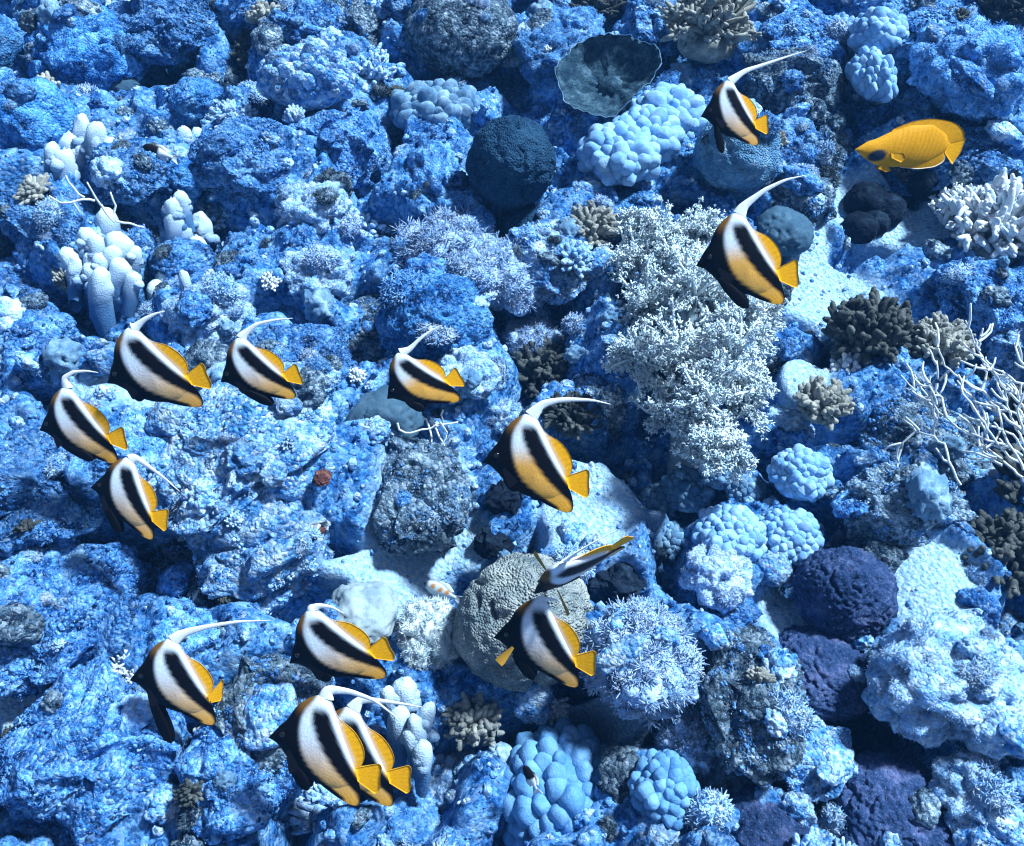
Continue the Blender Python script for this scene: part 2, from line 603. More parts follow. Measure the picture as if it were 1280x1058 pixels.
def height(u, v, fine=True):
    u, v = np.atleast_1d(u).astype(float), np.atleast_1d(v).astype(float)
    P = np.stack([u, v, u * 0], 1)
    h = .09 * fbm(P * 1.9 + 3.1, 2)
    for c, a, b_2, k in BUV:
        h = h + k * np.exp(-((u - c[0]) / a) ** 2 - ((v - c[1]) / b_2) ** 2)
    rough = 1 - .93 * sand_mask(u, v)
    h = h + rough * (.05 * (.5 - fbm(P * 6.5 + 9, 2, True) * 1.6))
    h = h - .20 * hole_mask(u, v)
    ck = perlin(P * 3.3 + 21)
    h = h - rough * .15 * np.exp(-(ck / .12) ** 2) - .02
    if fine:
        W = P + .02 * np.stack([perlin(P * 14), perlin(P * 14 + 40), u * 0], 1)
        h = h + rough * (.050 * bumps(W * 8 + 3) + .016 * (.4 - np.abs(perlin(W * 15 + 2)) * 1.4) + .030 * bumps(W * 19) + .015 * bumps(W * 40 + 5) + .005 * perlin(P * 95))
        h = h + .0035 * perlin(P * 60 + 7) * (.4 + .6 * rough)
    return h


def ground_point(px, py):
    """where the sight line through that spot of the photograph meets the reef, and how far along it"""
    d = ray(px, py)
    ts = np.linspace(.9, 5.5, 500)
    P = CAM + ts[:, None] * d
    g = P @ NA - height(P[:, 0], P @ VA, False)
    k = int(np.argmax(g < 0))
    if g[k] >= 0:
        k = 499
    return P[k], ts[k]


def graded(lo, a, b_2, hi, fine, nout):
    n = int((b_2 - a) / fine)
    left = a - (a - lo) * (np.linspace(1, 0, nout, endpoint=False) ** 2.2)
    right = b_2 + (hi - b_2) * (np.linspace(0, 1, nout + 1)[1:] ** 2.2)
    return np.concatenate([left, np.linspace(a, b_2, n), right])


us = graded(-8, -1.7, 1.7, 8, .0068, 50)
vs = graded(-6, -1.0, 1.75, 8, .0068, 50)
U, Vv = np.meshgrid(us, vs)
u, v = U.ravel(), Vv.ravel()
hh = height(u, v)
GP = u[:, None] * RIGHT + v[:, None] * VA + hh[:, None] * NA
nu, nv = len(us), len(vs)
i = np.arange(nu * nv).reshape(nv, nu)
GF = np.stack([i[:-1, :-1].ravel(), i[:-1, 1:].ravel(), i[1:, 1:].ravel(), i[1:, :-1].ravel()], 1)
sm = sand_mask(u, v)
g = ob('reef_ground', mesh('reef_ground', GP, GF, mg, True, np.stack([sm] * 3, 1)))
tag(g, kind='structure', label='blue silted reef slope with pale coral sand in its hollows')

# ------------------------------------------------------------------ placing things
UPC = (NA * .55 + np.array([0, 0, 1]) * .45)
UPC /= np.linalg.norm(UPC)
LAND = []            # named landmarks: (position, short phrase)
TAKEN = []           # (position, radius) already covered


def frame(up, spin=0.0):
    up = Vector(up).normalized()
    q = up.to_track_quat('Z', 'Y')
    return q.to_matrix() @ Matrix.Rotation(spin, 3, 'Z')


def place(o, px, py, rpx, lift=.35, sx=1, sy=1, sz=1, up=None, spin=None, taken=True):
    """set an object of unit size down on the reef where the photograph shows it"""
    G, t0 = ground_point(px, py)
    r = rpx * t0 / FPX
    d = ray(px, py)
    tt = t0 - lift * r / abs(d @ NA)
    C = CAM + d * tt
    r = rpx * tt / FPX
    sp = rng.random() * 6.283 if spin is None else spin
    Mx = frame(UPC if up is None else up, sp).to_4x4() @ Matrix.Diagonal((sx * r, sy * r, sz * r, 1))
    o.matrix_world = Matrix.Translation(C) @ Mx
    if taken:
        TAKEN.append((C, r * max(sx, sy)))
    return C, r


def copytree(src):
    c = src.copy()
    COL.objects.link(c)
    for ch in src.children:
        k = ch.copy()
        COL.objects.link(k)
        k.parent = c
        for g2 in ch.children:
            q = g2.copy()
            COL.objects.link(q)
            q.parent = k
    return c


# ------------------------------------------------------------------ unit-size reef forms
def rock_shape(seed, n=5, flat=.75, knob=.0, rough=1.0):
    V, F = ico(n)
    o = np.array([seed * 7.3, seed * 3.1, seed * 5.7])
    W = V + .25 * np.stack([perlin(V * 1.7 + o), perlin(V * 1.7 + o + 20), perlin(V * 1.7 + o + 40)], 1)
    r = 1 + .30 * fbm(W * 1.2 + o, 2)
    r += rough * (.10 * (.45 - np.abs(perlin(W * 2.2 + o)) * 1.3) + .20 * bumps(W * 2.3 + o) + .12 * bumps(W * 5.2 + o) + .075 * bumps(W * 11 + o) + .03 * bumps(W * 21 + o))
    if knob:
        r += knob * (.5 - worley(V * 6.5 + o))
    P = V * r[:, None]
    vec = lambda Q: np.stack([perlin(Q), perlin(Q + 31.7), perlin(Q + 63.1)], 1)
    P = P + .32 * vec(V * 1.5 + o) + .10 * vec(V * 3.2 + o) + .02 * vec(V * 9 + o)
    P[:, 2] *= flat
    return P, F


def dome_shape(seed, n=5, flat=.9, knobs=0, kscale=7, wob=.10, fine=0):
    V, F = ico(n)
    o = np.array([seed * 5.3, seed * 8.1, seed * 2.7])
    r = 1 + wob * fbm(V * 1.3 + o, 4) + .03 * perlin(V * 8 + o) + .02 * perlin(V * 21 + o) - (.10 if wob > .12 else .03) * (1 - sstep(0, .16, np.abs(perlin(V * 2.2 + o + 9)))) * sstep(-.1, .3, perlin(V * 1.5 + o + 4))
    if knobs:
        q = worley(V * kscale + o + .3 * fbm(V * 2 + o, 2)[:, None])
        r += knobs * (np.sqrt(np.clip(1 - (q / .75) ** 2, 0, 1)) - .5) * (.6 + .8 * sstep(-.5, .5, perlin(V * 2.1 + o)))
    P = V * r[:, None]
    P[:, 2] *= flat
    return P, F


def blade_tuft(nb=7, spread=.9, wid=.16, curl=.35, seg=2, seed=0):
    r = np.random.default_rng(seed)
    bag = Bag()
    for k in range(nb):
        a = k * 2.4 + r.random() * .6
        tilt = spread * (.35 + .65 * r.random())
        L_ = .8 + .4 * r.random()
        pts = []
        for s in np.linspace(0, 1, seg + 1):
            th = tilt + curl * s * s
            pts.append([math.cos(a) * math.sin(th) * s * L_, math.sin(a) * math.sin(th) * s * L_, math.cos(th) * s * L_])
        V, F = tube(np.array(pts), np.linspace(wid * .55, wid * .4, seg + 1), 3)
        bag.add(V, F)
    return np.concatenate(bag.V), np.concatenate(bag.F)


def surf_points(P, F, n, zmin=-.2):
    a, b_2, c = P[F[:, 0]], P[F[:, 1]], P[F[:, 2]]
    nn = np.cross(b_2 - a, c - a)
    ar = np.linalg.norm(nn, axis=1)
    ok = ((a + b_2 + c)[:, 2] / 3 > zmin)
    pr = ar * ok
    idx = rng.choice(len(F), n, p=pr / pr.sum())
    w1, w2 = rng.random(n), rng.random(n)
    fl = w1 + w2 > 1
    w1[fl], w2[fl] = 1 - w1[fl], 1 - w2[fl]
    X = a[idx] + (b_2 - a)[idx] * w1[:, None] + (c - a)[idx] * w2[:, None]
    Nn = nn[idx] / (ar[idx][:, None] + 1e-9)
    return X, Nn


ROCKS = [rock_shape(k, 5, .72) for k in range(7)]


def rock_mesh(k, mat):
    return cached(('rock', k), lambda: mesh('reef_rock', *ROCKS[k], M[mat]))


CACHE = {}


def cached(key, fn):
    if key not in CACHE:
        CACHE[key] = fn()
    return CACHE[key]


def put(name, me, mat, parent=None):
    o = ob(name, me, parent)
    o.material_slots[0].link = 'OBJECT'
    o.material_slots[0].material = M[mat]
    return o


def make_rock(mat='rock', k=None):
    return put('reef_rock', rock_mesh(random.randrange(len(ROCKS)) if k is None else k, mat), mat)


def make_dome(mat, k=0, knobs=0, kscale=7, name='boulder_coral', wob=None, flat=.9):
    if wob is None:
        wob = .30 if mat == 'dome' else .16
    me = cached(('dome', mat, k, knobs, kscale, flat), lambda: mesh(name, *dome_shape(k + 11, 5 if k in (0, 3, 8, 9, 10, 12, 13) else 4, flat, knobs, kscale, wob), M[mat]))
    return ob(name, me)


def nodule(seed):
    V, F = ico(0)
    return V * (1 + .8 * fbm(V * 1.7 + seed * 4.4, 2))[:, None] * [1.1, .8, .7], F


def make_fluffy(mat='soft', k=0, n=420, size=.21, name='soft_coral', spread=1.0, wid=.2):
    """a mound of soft coral: a fleshy base set all over with feathery polyps"""
    root = bpy.data.objects.new(name, None)
    COL.objects.link(root)
    k = k % 8
    big = size > .25

    def shape():
        P, F = dome_shape(k + 31, 4, .75, .26, 2.8, .45)
        return P, F

    def base():
        P, F = shape()
        return mesh('base', P * .9, F, M[mat])

    def pol():
        P, F = shape()
        m2 = 560 if big else 1800
        X, Nn = surf_points(P * .88, F, m2, -.3)
        Nn = Nn + rng.normal(size=Nn.shape) * .3
        X = X + Nn * (.05 * perlin(X * 4 + k))[:, None]
        bag = Bag()
        for q in range(4):
            s = slice(q, None, 4)
            pv, pf = blade_tuft(9 if big else 3, .8 if big else 1.0, .13 if big else .17, .4, 1, q + k)
            V, F2 = scatter(pv, pf, X[s], Nn[s], (.15 if big else .062) * (.45 + .9 * rng.random(len(X[s]))))
            bag.add(V, F2)
        return bag.mesh('polyps', M[mat])
    put('base', cached(('flb', k), base), mat, root)
    p = put('polyps', cached(('flp', k, big), pol), mat, root)
    p['kind'] = 'stuff'
    return root


def make_turf_rock(mat, tmat, k=0, n=700, size=.1):
    """a rock overgrown with small soft growth"""
    root = bpy.data.objects.new('overgrown_rock', None)
    COL.objects.link(root)
    k = k % len(ROCKS)
    put('rock', rock_mesh(k, mat), mat, root)

    def pol():
        P, F = ROCKS[k]
        X, Nn = surf_points(P, F, 5000, -.3)
        w_ = perlin(X * 2.1 + k * 3.3) + .5 * perlin(X * 6 + k)
        a = (w_ > .42) & (rng.random(len(X)) < .5)
        b_2 = (w_ > -.25) & (rng.random(len(X)) < np.clip(.25 + w_ * 1.2, 0, 1))
        bag = Bag()
        for sel, tuft in ((a, True), (b_2, False)):
            Xs, Ns = X[sel], Nn[sel] + rng.normal(size=Nn[sel].shape) * .3
            for q in range(3):
                s = slice(q, None, 3)
                m2 = len(Xs[s])
                if tuft:
                    pv, pf = blade_tuft(5, 1.1, .42, .3, 1, k + q)
                    z = .03 + .04 * rng.random(m2) ** 2
                else:
                    pv, pf = nodule(k + q)
                    z = .012 + .045 * rng.random(m2) ** 3
                bag.add(*scatter(pv, pf, Xs[s], Ns[s], z))
        return bag.mesh('soft_growth', M[tmat])
    tmat = {'soft_pale': 'rock_pale' if mat == 'rock_pale' else 'rock', 'soft': 'rock'}.get(tmat, tmat)
    p = put('soft_growth', cached(('turf', k), pol), tmat, root)
    p['kind'] = 'stuff'
    return root


def make_bush(mat='tan', k=0, nb=70, thick=.085, name='branching_coral', spread=1.25, stubs=3, blunt=.8):
    """a bush of stubby branches that fork into short side knobs"""
    root = bpy.data.objects.new(name, None)
    COL.objects.link(root)
    r = np.random.default_rng(100 + k)

    def base():
        P, F = dome_shape(k + 51, 3, .55, 0, 5, .2)
        return mesh('base', P * .55 - [0, 0, .1], F, M[mat])
    ob('base', cached(('bbase', mat, k), base), root)

    def branches():
        bag = Bag()
        for q in range(nb):
            ph = q * 2.39996
            ct = 1 - (q + .5) / nb * (1 - math.cos(spread))
            st = math.sqrt(max(0, 1 - ct * ct))
            D = np.array([math.cos(ph) * st, math.sin(ph) * st, ct]) + r.normal(size=3) * .13
            D /= np.linalg.norm(D)
            L_ = .85 + .3 * r.random()
            side = np.cross(D, r.normal(size=3))
            side /= np.linalg.norm(side)
            pts = np.array([D * L_ * s + side * .10 * math.sin(s * 3) for s in np.linspace(.25, 1, 6)])
            V, F = tube(pts, thick * np.array([1.15, 1.1, 1.0, .95, blunt, blunt * .6]) * (.85 + .3 * r.random()), 6)
            bag.add(V, F)
            for z in range(stubs):
                s0 = .5 + .42 * r.random()
                p0 = D * L_ * s0
                dd = D * .75 + r.normal(size=3) * .75
                dd /= np.linalg.norm(dd)
                ln = .12 + .14 * r.random()
                V, F = tube(np.array([p0, p0 + dd * ln * .6, p0 + dd * ln]), thick * np.array([.85, .75, .5]), 5)
                bag.add(V, F)
        return bag.mesh('branches', M[mat])
    o = ob('branches', cached(('bush', mat, k, nb, thick, stubs), branches), root)
    o['kind'] = 'stuff'
    return root


LOBES = []
for k in range(3):
    V_, F_ = ico(2)
    P_ = V_ * (1 + .22 * fbm(V_ * 1.4 + k * 9, 3))[:, None]
    P_[:, 2] *= 1.12
    LOBES.append((P_, F_))


def make_lobed(mat, n=70, size=1.0, k=0, flat=.75, zmin=-.15, jit=.25, name='lobed_coral'):
    """a head of rounded knobs crowded over a core, each knob a part"""
    root = bpy.data.objects.new(name, None)
    COL.objects.link(root)
    P, F = dome_shape(k + 71, 3, flat, 0, 5, .14)
    ob('core', cached(('lcore', mat, k, flat), lambda: mesh('core', P * .88, F, M[mat])), root)
    r = np.random.default_rng(200 + k)
    sp = math.sqrt(2 * math.pi * (1 - zmin) / n)
    for q in range(n):
        z = 1 - (q + .5) / n * (1 - zmin)
        ph = q * 2.39996
        D = np.array([math.cos(ph) * math.sqrt(1 - z * z), math.sin(ph) * math.sqrt(1 - z * z), z]) + r.normal(size=3) * jit * sp * .5
        D /= np.linalg.norm(D)
        rr = 1 + .14 * float(fbm(D[None] * 1.3 + np.array([[(k + 71) * 5.3, (k + 71) * 8.1, (k + 71) * 2.7]]), 3)[0])
        C = D * (.74 + .07 * r.random()) * rr * np.array([1, 1, flat])
        o = ob('lobe', cached(('lobe', mat, q % 3), lambda: mesh('lobe', *LOBES[q % 3], M[mat])), root)
        s = sp * .64 * size * (.66 + .66 * r.random() ** 1.2)
        nd = Vector(D * np.array([1, 1, 1 / flat])).normalized()
        o.matrix_local = Matrix.Translation(C) @ frame(nd, r.random() * 6).to_4x4() @ Matrix.Diagonal((s, s * (.85 + .3 * r.random()), s * (.95 + .35 * r.random()), 1))
    return root


def finger_mesh(k):
    """one thick upright knob with a swollen pale tip; unit height along z"""
    s = np.array([0, .12, .25, .38, .5, .6, .7, .78, .85, .91, .955, .985, 1.0])
    rad = np.array([.24, .27, .30, .32, .33, .345, .35, .35, .34, .30, .23, .14, .05])
    r = np.random.default_rng(k)
    bend = r.normal(size=2) * .12
    path = np.stack([bend[0] * np.sin(s * 2.2), bend[1] * np.sin(s * 2.5), s], 1)
    V, F = tube(path, rad, 14)
    V = V + np.stack([perlin(V * 3 + k * 5), perlin(V * 3 + k * 5 + 9), perlin(V * 3 + k * 5 + 18) * .4], 1) * .07 + .02 * perlin(V * 9 + k)[:, None]
    Bg = Bag()
    Bg.add(V, F)
    for q in range(4):
        a = r.random() * 6.28
        z = .38 + .42 * r.random()
        V2, F2 = ico(2)
        rr_ = .20 + .08 * r.random()
        Bg.add(V2 * [rr_, rr_, rr_ * .42] * (1 + .15 * perlin(V2 * 2 + q))[:, None] + [math.cos(a) * .24, math.sin(a) * .24, z], F2)
    V, F = np.concatenate(Bg.V), np.concatenate(Bg.F)
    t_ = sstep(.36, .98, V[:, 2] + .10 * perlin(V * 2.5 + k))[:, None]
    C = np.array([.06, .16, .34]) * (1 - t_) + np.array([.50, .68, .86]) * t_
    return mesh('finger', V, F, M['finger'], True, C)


def make_fingers(knobs, rootpx, name='finger_coral'):
    """thick-fingered coral: each finger stands where the photograph shows its tip"""
    root = bpy.data.objects.new(name, None)
    COL.objects.link(root)
    G, t0 = ground_point(*rootpx)
    root.location = G
    Pm, Fm = dome_shape(91, 4, .6, .1, 4, .2)
    sc = max(math.dist((a[0], a[1]), rootpx) for a in knobs) * t0 / FPX
    o = ob('base', mesh('base', Pm * sc * .48 - NA * .01, Fm, M['rock']), root)
    for q, (x, y, rp, ln) in enumerate(knobs):
        d = ray(x, y)
        _, tg = ground_point(x, y)
        r = rp * tg / FPX
        L_ = r * ln * 2.6 + .05
        tip = CAM + d * (tg - .12)
        D = UPV * .72 + NA * .45 + RIGHT * rng.normal() * .16 + RIGHT * ((tip - G) @ RIGHT) * 3
        tip = tip + UPV * r * .4
        D /= np.linalg.norm(D)
        bs = tip - D * L_
        o = ob('finger', cached(('finger', q % 5), lambda: finger_mesh(q % 5)), root)
        o.matrix_local = Matrix.Translation(bs - G) @ frame(D, rng.random() * 6).to_4x4() @ Matrix.Diagonal((r / .34, r / .34, L_, 1))
        TAKEN.append((tip, r))
    TAKEN.append((G, sc * 1.15))
    return root


def make_twigs(lines, origin, scale, lift, rpx, name='twig_coral', depth=.04, seed=0, base=None):
    """thin forking twigs: each branch a part, drawn out from its own spot above the reef"""
    root = bpy.data.objects.new(name, None)
    COL.objects.link(root)
    r = np.random.default_rng(seed)
    pts_px = [[(origin[0] + a / scale, origin[1] + b_2 / scale) for a, b_2 in l] for l in lines]
    c = np.mean([p for l in pts_px for p in l], axis=0)
    G, t0 = ground_point(*(base or c))
    root.location = G
    for l in pts_px:
        l = np.array(l)
        s = np.concatenate([[0], np.cumsum(np.linalg.norm(np.diff(l, axis=0), axis=1))])
        n = max(4, int(s[-1] / 7))
        ss = np.linspace(0, s[-1], n)
        xs, ys = np.interp(ss, s, l[:, 0]), np.interp(ss, s, l[:, 1])
        ph = r.random() * 6
        path = []
        for q in range(n):
            dd = lift + depth * math.sin(ph + ss[q] / 60.) + .25 * (l[0, 1] - ys[q]) / FPX
            path.append(CAM + ray(xs[q] + r.normal() * .8, ys[q] + r.normal() * .8) * (t0 - dd) - G)
        rad = rpx * t0 / FPX * np.linspace(1.15, .7, n)
        V, F = tube(np.array(path), rad, 6)
        ob('twig', mesh('twig', V, F, M['twig']), root)
    return root


# ------------------------------------------------------------------ reef: the named growths, far to near
def land(o, px, py, rpx, label, cat, phrase=None, group=None, **kw):
    C, r = place(o, px, py, rpx, **kw)
    tag(o, label, cat, group)
    if phrase:
        LAND.append((np.array(C), phrase))
    return o


# boulders and massive corals
land(make_dome('dome', 0), 112, 75, 62, 'large blue boulder coral with a small round disc below it', 'coral', 'the large blue boulder coral', lift=.5)
land(make_dome('leather_dark', 1, name='round_coral', flat=.6), 153, 106, 17, 'small dark round coral under the large blue boulder coral', 'coral', lift=.9)
land(make_dome('dome', 2), 38, 158, 52, 'rounded blue boulder coral beside the three-knobbed finger coral', 'coral', lift=.4)
land(make_dome('dome_dark', 3, flat=1.0), 640, 203, 54, 'smooth dark slate ball of coral standing clear of its neighbours', 'coral', 'the dark slate coral ball', lift=.7)
land(make_dome('dome_dark', 4, flat=.6), 660, 277, 34, 'low dark coral pad at the foot of the dark slate ball', 'coral', lift=.3)
land(make_dome('rock_brown', 5, flat=.8), 577, 38, 64, 'big brown-green coral boulder with mottled sides', 'coral', 'the big brown-green boulder', lift=.4)
land(make_dome('dome_grey', 6, .02, 9), 922, 190, 50, 'round pitted coral head lit on top under a bannerfish', 'coral', 'the round pitted coral head', lift=.85)
land(make_dome('dome', 7, .03, 12, flat=.7), 792, 272, 44, 'low finely ridged coral head below the white knobbly coral', 'coral', lift=.3)
land(make_dome('dome_brown', 8, flat=1.05), 654, 778, 84, 'big grey-brown grainy boulder coral between two bannerfish', 'coral', 'the big grey-brown boulder coral', lift=.45, sx=.92)
land(make_dome('purple', 9, .08, 11), 1056, 742, 56, 'dark purple coral boulder above the bumpy purple coral', 'coral', 'the dark purple boulder', lift=.5)
land(make_dome('purple', 10, .10, 11, flat=.6), 1022, 842, 60, 'bumpy purple coral sloping down to a black hollow', 'coral', 'the bumpy purple coral', lift=.25)
land(make_dome('purple', 11, .10, 11, flat=.6), 960, 1040, 52, 'low purple coral with pale bumps beside the small lobed coral', 'coral', lift=.3)
land(make_dome('purple', 12, .11, 11, flat=.6), 1115, 1018, 68, 'wide purple coral covered in blunt pale-tipped bumps', 'coral', 'the wide purple coral', lift=.15)
land(make_dome('dome', 13, .05, 11), 545, 402, 66, 'large blue brain coral boulder under a bannerfish banner', 'coral', 'the large brain coral', lift=.45)
land(make_dome('leather_dark', 14, flat=.7, wob=.2), 482, 522, 46, 'smooth dark grey mound coral beside white twigs', 'coral', 'the smooth dark grey mound', lift=.4, sx=1.05)
land(make_dome('dome', 15), 245, 126, 30, 'small smooth blue coral dome with a lit crown', 'coral', lift=.5)
land(make_dome('dome', 16), 228, 226, 30, 'pale blue coral dome over the long finger coral', 'coral', lift=.3)
land(make_dome('leather_dark', 17, flat=.7), 980, 290, 34, 'dark olive coral mound behind a bannerfish tail', 'coral', lift=.5, sx=1.1)
land(make_dome('black', 18), 1157, 232, 19, 'single small dark coral ball on pale sand', 'coral', lift=.6)
for k, (x, y, r_) in enumerate([(1083, 252, 24), (1108, 262, 22), (1075, 285, 20), (1126, 250, 16), (1092, 278, 18)]):
    land(make_dome('black', 19 + k % 2), x, y, r_, 'small dark coral ball in a cluster beside pale sand', 'coral', None, 'dark coral balls in a cluster', lift=.5)
land(make_dome('leather', 21, wob=.35, flat=.75), 455, 766, 42, 'smooth pale grey leather coral behind a bannerfish tail', 'coral', 'the pale grey leather coral', lift=.55)

# knobbly, lobed heads
land(make_lobed('lobe', 96, 1.0, 0, .85), 700, 998, 88, 'large pale blue lobed coral head beside the feathery soft coral', 'coral', 'the large pale blue lobed coral', lift=.6, sx=.86)
land(make_lobed('lobe', 60, 1.0, 1, .9), 829, 987, 43, 'small pale blue lobed coral head', 'coral', 'the small pale blue lobed coral', lift=.5, sx=.9)
land(make_lobed('lobe_white', 60, 1.0, 2, .7), 775, 198, 48, 'white knobbly coral head, lower half of a joined pair', 'coral', 'the white knobbly coral', lift=.5)
land(make_lobed('lobe_white', 60, 1.0, 3, .7), 835, 152, 48, 'white knobbly coral head beside a bannerfish face', 'coral', lift=.5)
land(make_lobed('lobe_white', 56, 1.0, 18, .7), 806, 176, 44, 'white knobbly coral head joining the pair on each side', 'coral', lift=.4)
land(make_lobed('lobe_grey', 80, 1.0, 4, .55), 543, 140, 56, 'long low grey-blue knobbly coral', 'coral', 'the long grey-blue knobbly coral', lift=.4, sy=.65, spin=.2)
land(make_lobed('lobe_white', 110, .95, 5, .75), 912, 672, 46, 'bright dome of small white knobs', 'coral', 'the bright knobbed dome', lift=.5)
land(make_lobed('lobe_white', 100, .95, 6, .8), 984, 672, 42, 'round coral of small white knobs beside the bright knobbed dome', 'coral', lift=.35)
land(make_lobed('lobe_white', 80, .95, 7, .85), 1000, 594, 37, 'bright knobby coral ball under the short-fingered tan coral', 'coral', 'the bright knobby ball', lift=.6)
for k, (x, y, r_) in enumerate([(862, 612, 34), (822, 628, 26), (930, 612, 24), (898, 592, 24)]):
    land(make_lobed('lobe_grey', 70, .95, 8 + k, .8), x, y, r_, 'grey coral ball of small knobs below the big bushy soft coral', 'coral', None, 'grey knobbed balls below the soft coral', lift=.5)
land(make_lobed('lobe_grey', 60, .95, 12, .8), 832, 676, 27, 'small grey knobbed ball behind a bannerfish tail', 'coral', lift=.5)
land(make_lobed('lobe_white', 60, .9, 13, 1.2), 1043, 68, 38, 'tall pale column of knobs', 'coral', 'the tall knobby column', lift=.6, sx=.7, sy=.7)
land(make_lobed('lobe_white', 60, .9, 14, .9), 1098, 46, 32, 'pale knobby coral ball beside the tall knobby column', 'coral', lift=.6)
land(make_lobed('lobe_white', 60, .9, 15, .6), 1090, 98, 40, 'pale knobby ledge above a dark hollow', 'coral', lift=.8, sy=.6)
land(make_lobed('soft_pale', 70, 1.0, 16, .7), 368, 545, 36, 'bright white knobby coral on top of the pale mound', 'coral', lift=.5, sx=1.2)
land(make_lobed('rock_pale', 80, .9, 17, .6), 385, 100, 60, 'ridge of pale blue knobs above the blue rocks', 'coral', lift=.4, sy=.7)

land(make_fluffy('soft_pale', 4), 1222, 985, 44, 'pale fleecy cushion beside the wide purple coral', 'soft coral', lift=.3)
land(make_turf_rock('rock_pale', 'rock_pale', 3), 1035, 1035, 40, 'pale crusted rock wedged between two low purple corals', 'rock', lift=.3)
land(make_turf_rock('rock_pale', 'rock_pale', 1), 1250, 1045, 46, 'white crusted rock beyond the wide purple coral', 'rock', lift=.3)
# cup coral
def cup():
    n, m2 = 72, 22
    V, F = [], []
    for a in range(n):
        th = a * 2 * math.pi / n
        for b_2 in range(m2):
            s = b_2 / (m2 - 1)
            gap = 1 - .16 * math.exp(-((th - 5.6) / .45) ** 2)
            r = s * (1 + .04 * math.sin(3 * th + 1) + .025 * math.sin(7 * th) + .015 * math.sin(17 * th + 2)) * gap
            V.append((r * math.cos(th), r * math.sin(th), .42 * s ** 2.4 + .05 * s * s * math.sin(5 * th) + .02 * math.sin(2 * th + 1) * s + .035 * s * math.sin(31 * th) * math.sin(14 * s) + .02 * math.sin(11 * th + 9 * s)))
    V = np.array(V)
    low = V.copy()
    low[:, 2] -= .05
    low[:, :2] *= .985
    i = np.arange(n * m2).reshape(n, m2)
    j = np.roll(i, -1, 0)
    q = np.stack([i[:, :-1].ravel(), i[:, 1:].ravel(), j[:, 1:].ravel(), j[:, :-1].ravel()], 1)
    rim = np.stack([i[:, -1], i[:, -1] + n * m2, j[:, -1] + n * m2, j[:, -1]], 1)
    return mesh('plate', np.concatenate([V, low]), np.concatenate([q, q[:, ::-1] + n * m2, rim]), M['cup']), V[i[:, -1]]


cr_ = bpy.data.objects.new('cup_coral', None)
COL.objects.link(cr_)
cm, rimv = cup()
ob('plate', cm, cr_)
V_, F_ = tube(np.concatenate([rimv, rimv[:1]]), 0.005 + .008 * np.random.default_rng(2).random(73), 6)
ob('rim', mesh('rim', V_, F_, M['lobe_grey']), cr_)
ob('stalk', mesh('stalk', *tube(np.array([[0, 0, -.8], [0, 0, -.4], [0, 0, 0]]), [.3, .22, .3], 12), M['cup']), cr_)
land(cr_, 762, 108, 60, 'dark cup coral with a thin pale rim', 'coral', 'the dark cup coral', lift=.7, up=NA * .6 - FWD * .6 - RIGHT * .25, sy=.9, spin=.3)

# soft corals
land(make_fluffy('soft_lilac', 0, 520, .3), 800, 828, 70, 'large lilac feathery soft coral beside the grey-brown boulder', 'soft coral', 'the large lilac soft coral', lift=.5, sx=.95, sy=1.1)
land(make_fluffy('soft_lilac', 1, 420, .3), 560, 322, 64, 'wide grey-lilac fleecy soft coral mound', 'soft coral', 'the fleecy soft coral mound', lift=.3, sx=1.1)
land(make_fluffy('soft_lilac', 2, 420, .3), 640, 345, 52, 'smaller fleecy soft coral beside the white crusted rock', 'soft coral', lift=.35)
land(make_fluffy('soft_lilac', 3, 420, .3), 862, 928, 36, 'upright fleecy soft coral column beside the small lobed coral', 'soft coral', None, lift=.5, sz=1.5)
land(make_fluffy('soft_pale', 4, 520, .2), 555, 985, 54, 'pale blue tufted soft coral mound beside the feathery soft coral', 'soft coral', 'the pale tufted mound', lift=.4, sx=1.1)
land(make_fluffy('soft', 5, 420, .2), 505, 1030, 46, 'deep blue tufted soft coral below a pair of bannerfish', 'soft coral', lift=.3)
land(make_fluffy('soft_lilac', 6, 240, .4, wid=.14), 658, 945, 50, 'feathery soft coral with long plumes against the lobed coral', 'soft coral', 'the feathery soft coral', lift=.4)
land(make_fluffy('soft_grey', 7, 300, .3, wid=.2), 537, 795, 40, 'pale branching soft coral behind white-tipped fingers', 'soft coral', None, lift=.5, sz=1.4)
land(make_fluffy('soft', 8, 420, .2), 690, 72, 44, 'bright blue soft coral clump beside the dark cup coral', 'soft coral', None, lift=.5)
land(make_fluffy('soft', 9, 420, .2), 715, 40, 38, 'blue soft coral tuft behind the cup coral', 'soft coral', None, lift=.4)
land(make_fluffy('soft_pale', 10, 480, .17), 585, 468, 44, 'pale fluffy soft coral behind a bannerfish tail', 'soft coral', None, lift=.45)
land(make_fluffy('soft_lilac', 11, 300, .3), 665, 428, 36, 'lilac plumed soft coral behind the dark brown branching coral', 'soft coral', None, lift=.4)
land(make_fluffy('soft_pale', 12, 300, .26), 628, 520, 24, 'small pale soft coral tuft over a bannerfish back', 'soft coral', None, lift=.6)
land(make_fluffy('soft_pale', 13, 520, .15), 1175, 845, 74, 'large bright white fleecy mound beside the black hollow', 'soft coral', 'the bright white fleecy mound', lift=.35, sy=1.15)
land(make_fluffy('soft_pale', 14, 520, .15), 1245, 890, 60, 'white fleecy mound on the outer side of the bright one', 'soft coral', None, lift=.3)
land(make_fluffy('soft_pale', 3, 520, .17), 562, 368, 52, 'bright fluffy crust on top of the large brain coral', 'soft coral', None, lift=1.75, sz=.5)
land(make_fluffy('soft_pale', 15, 520, .15), 390, 262, 44, 'pale cauliflower soft coral among blue rocks', 'soft coral', None, lift=.5)
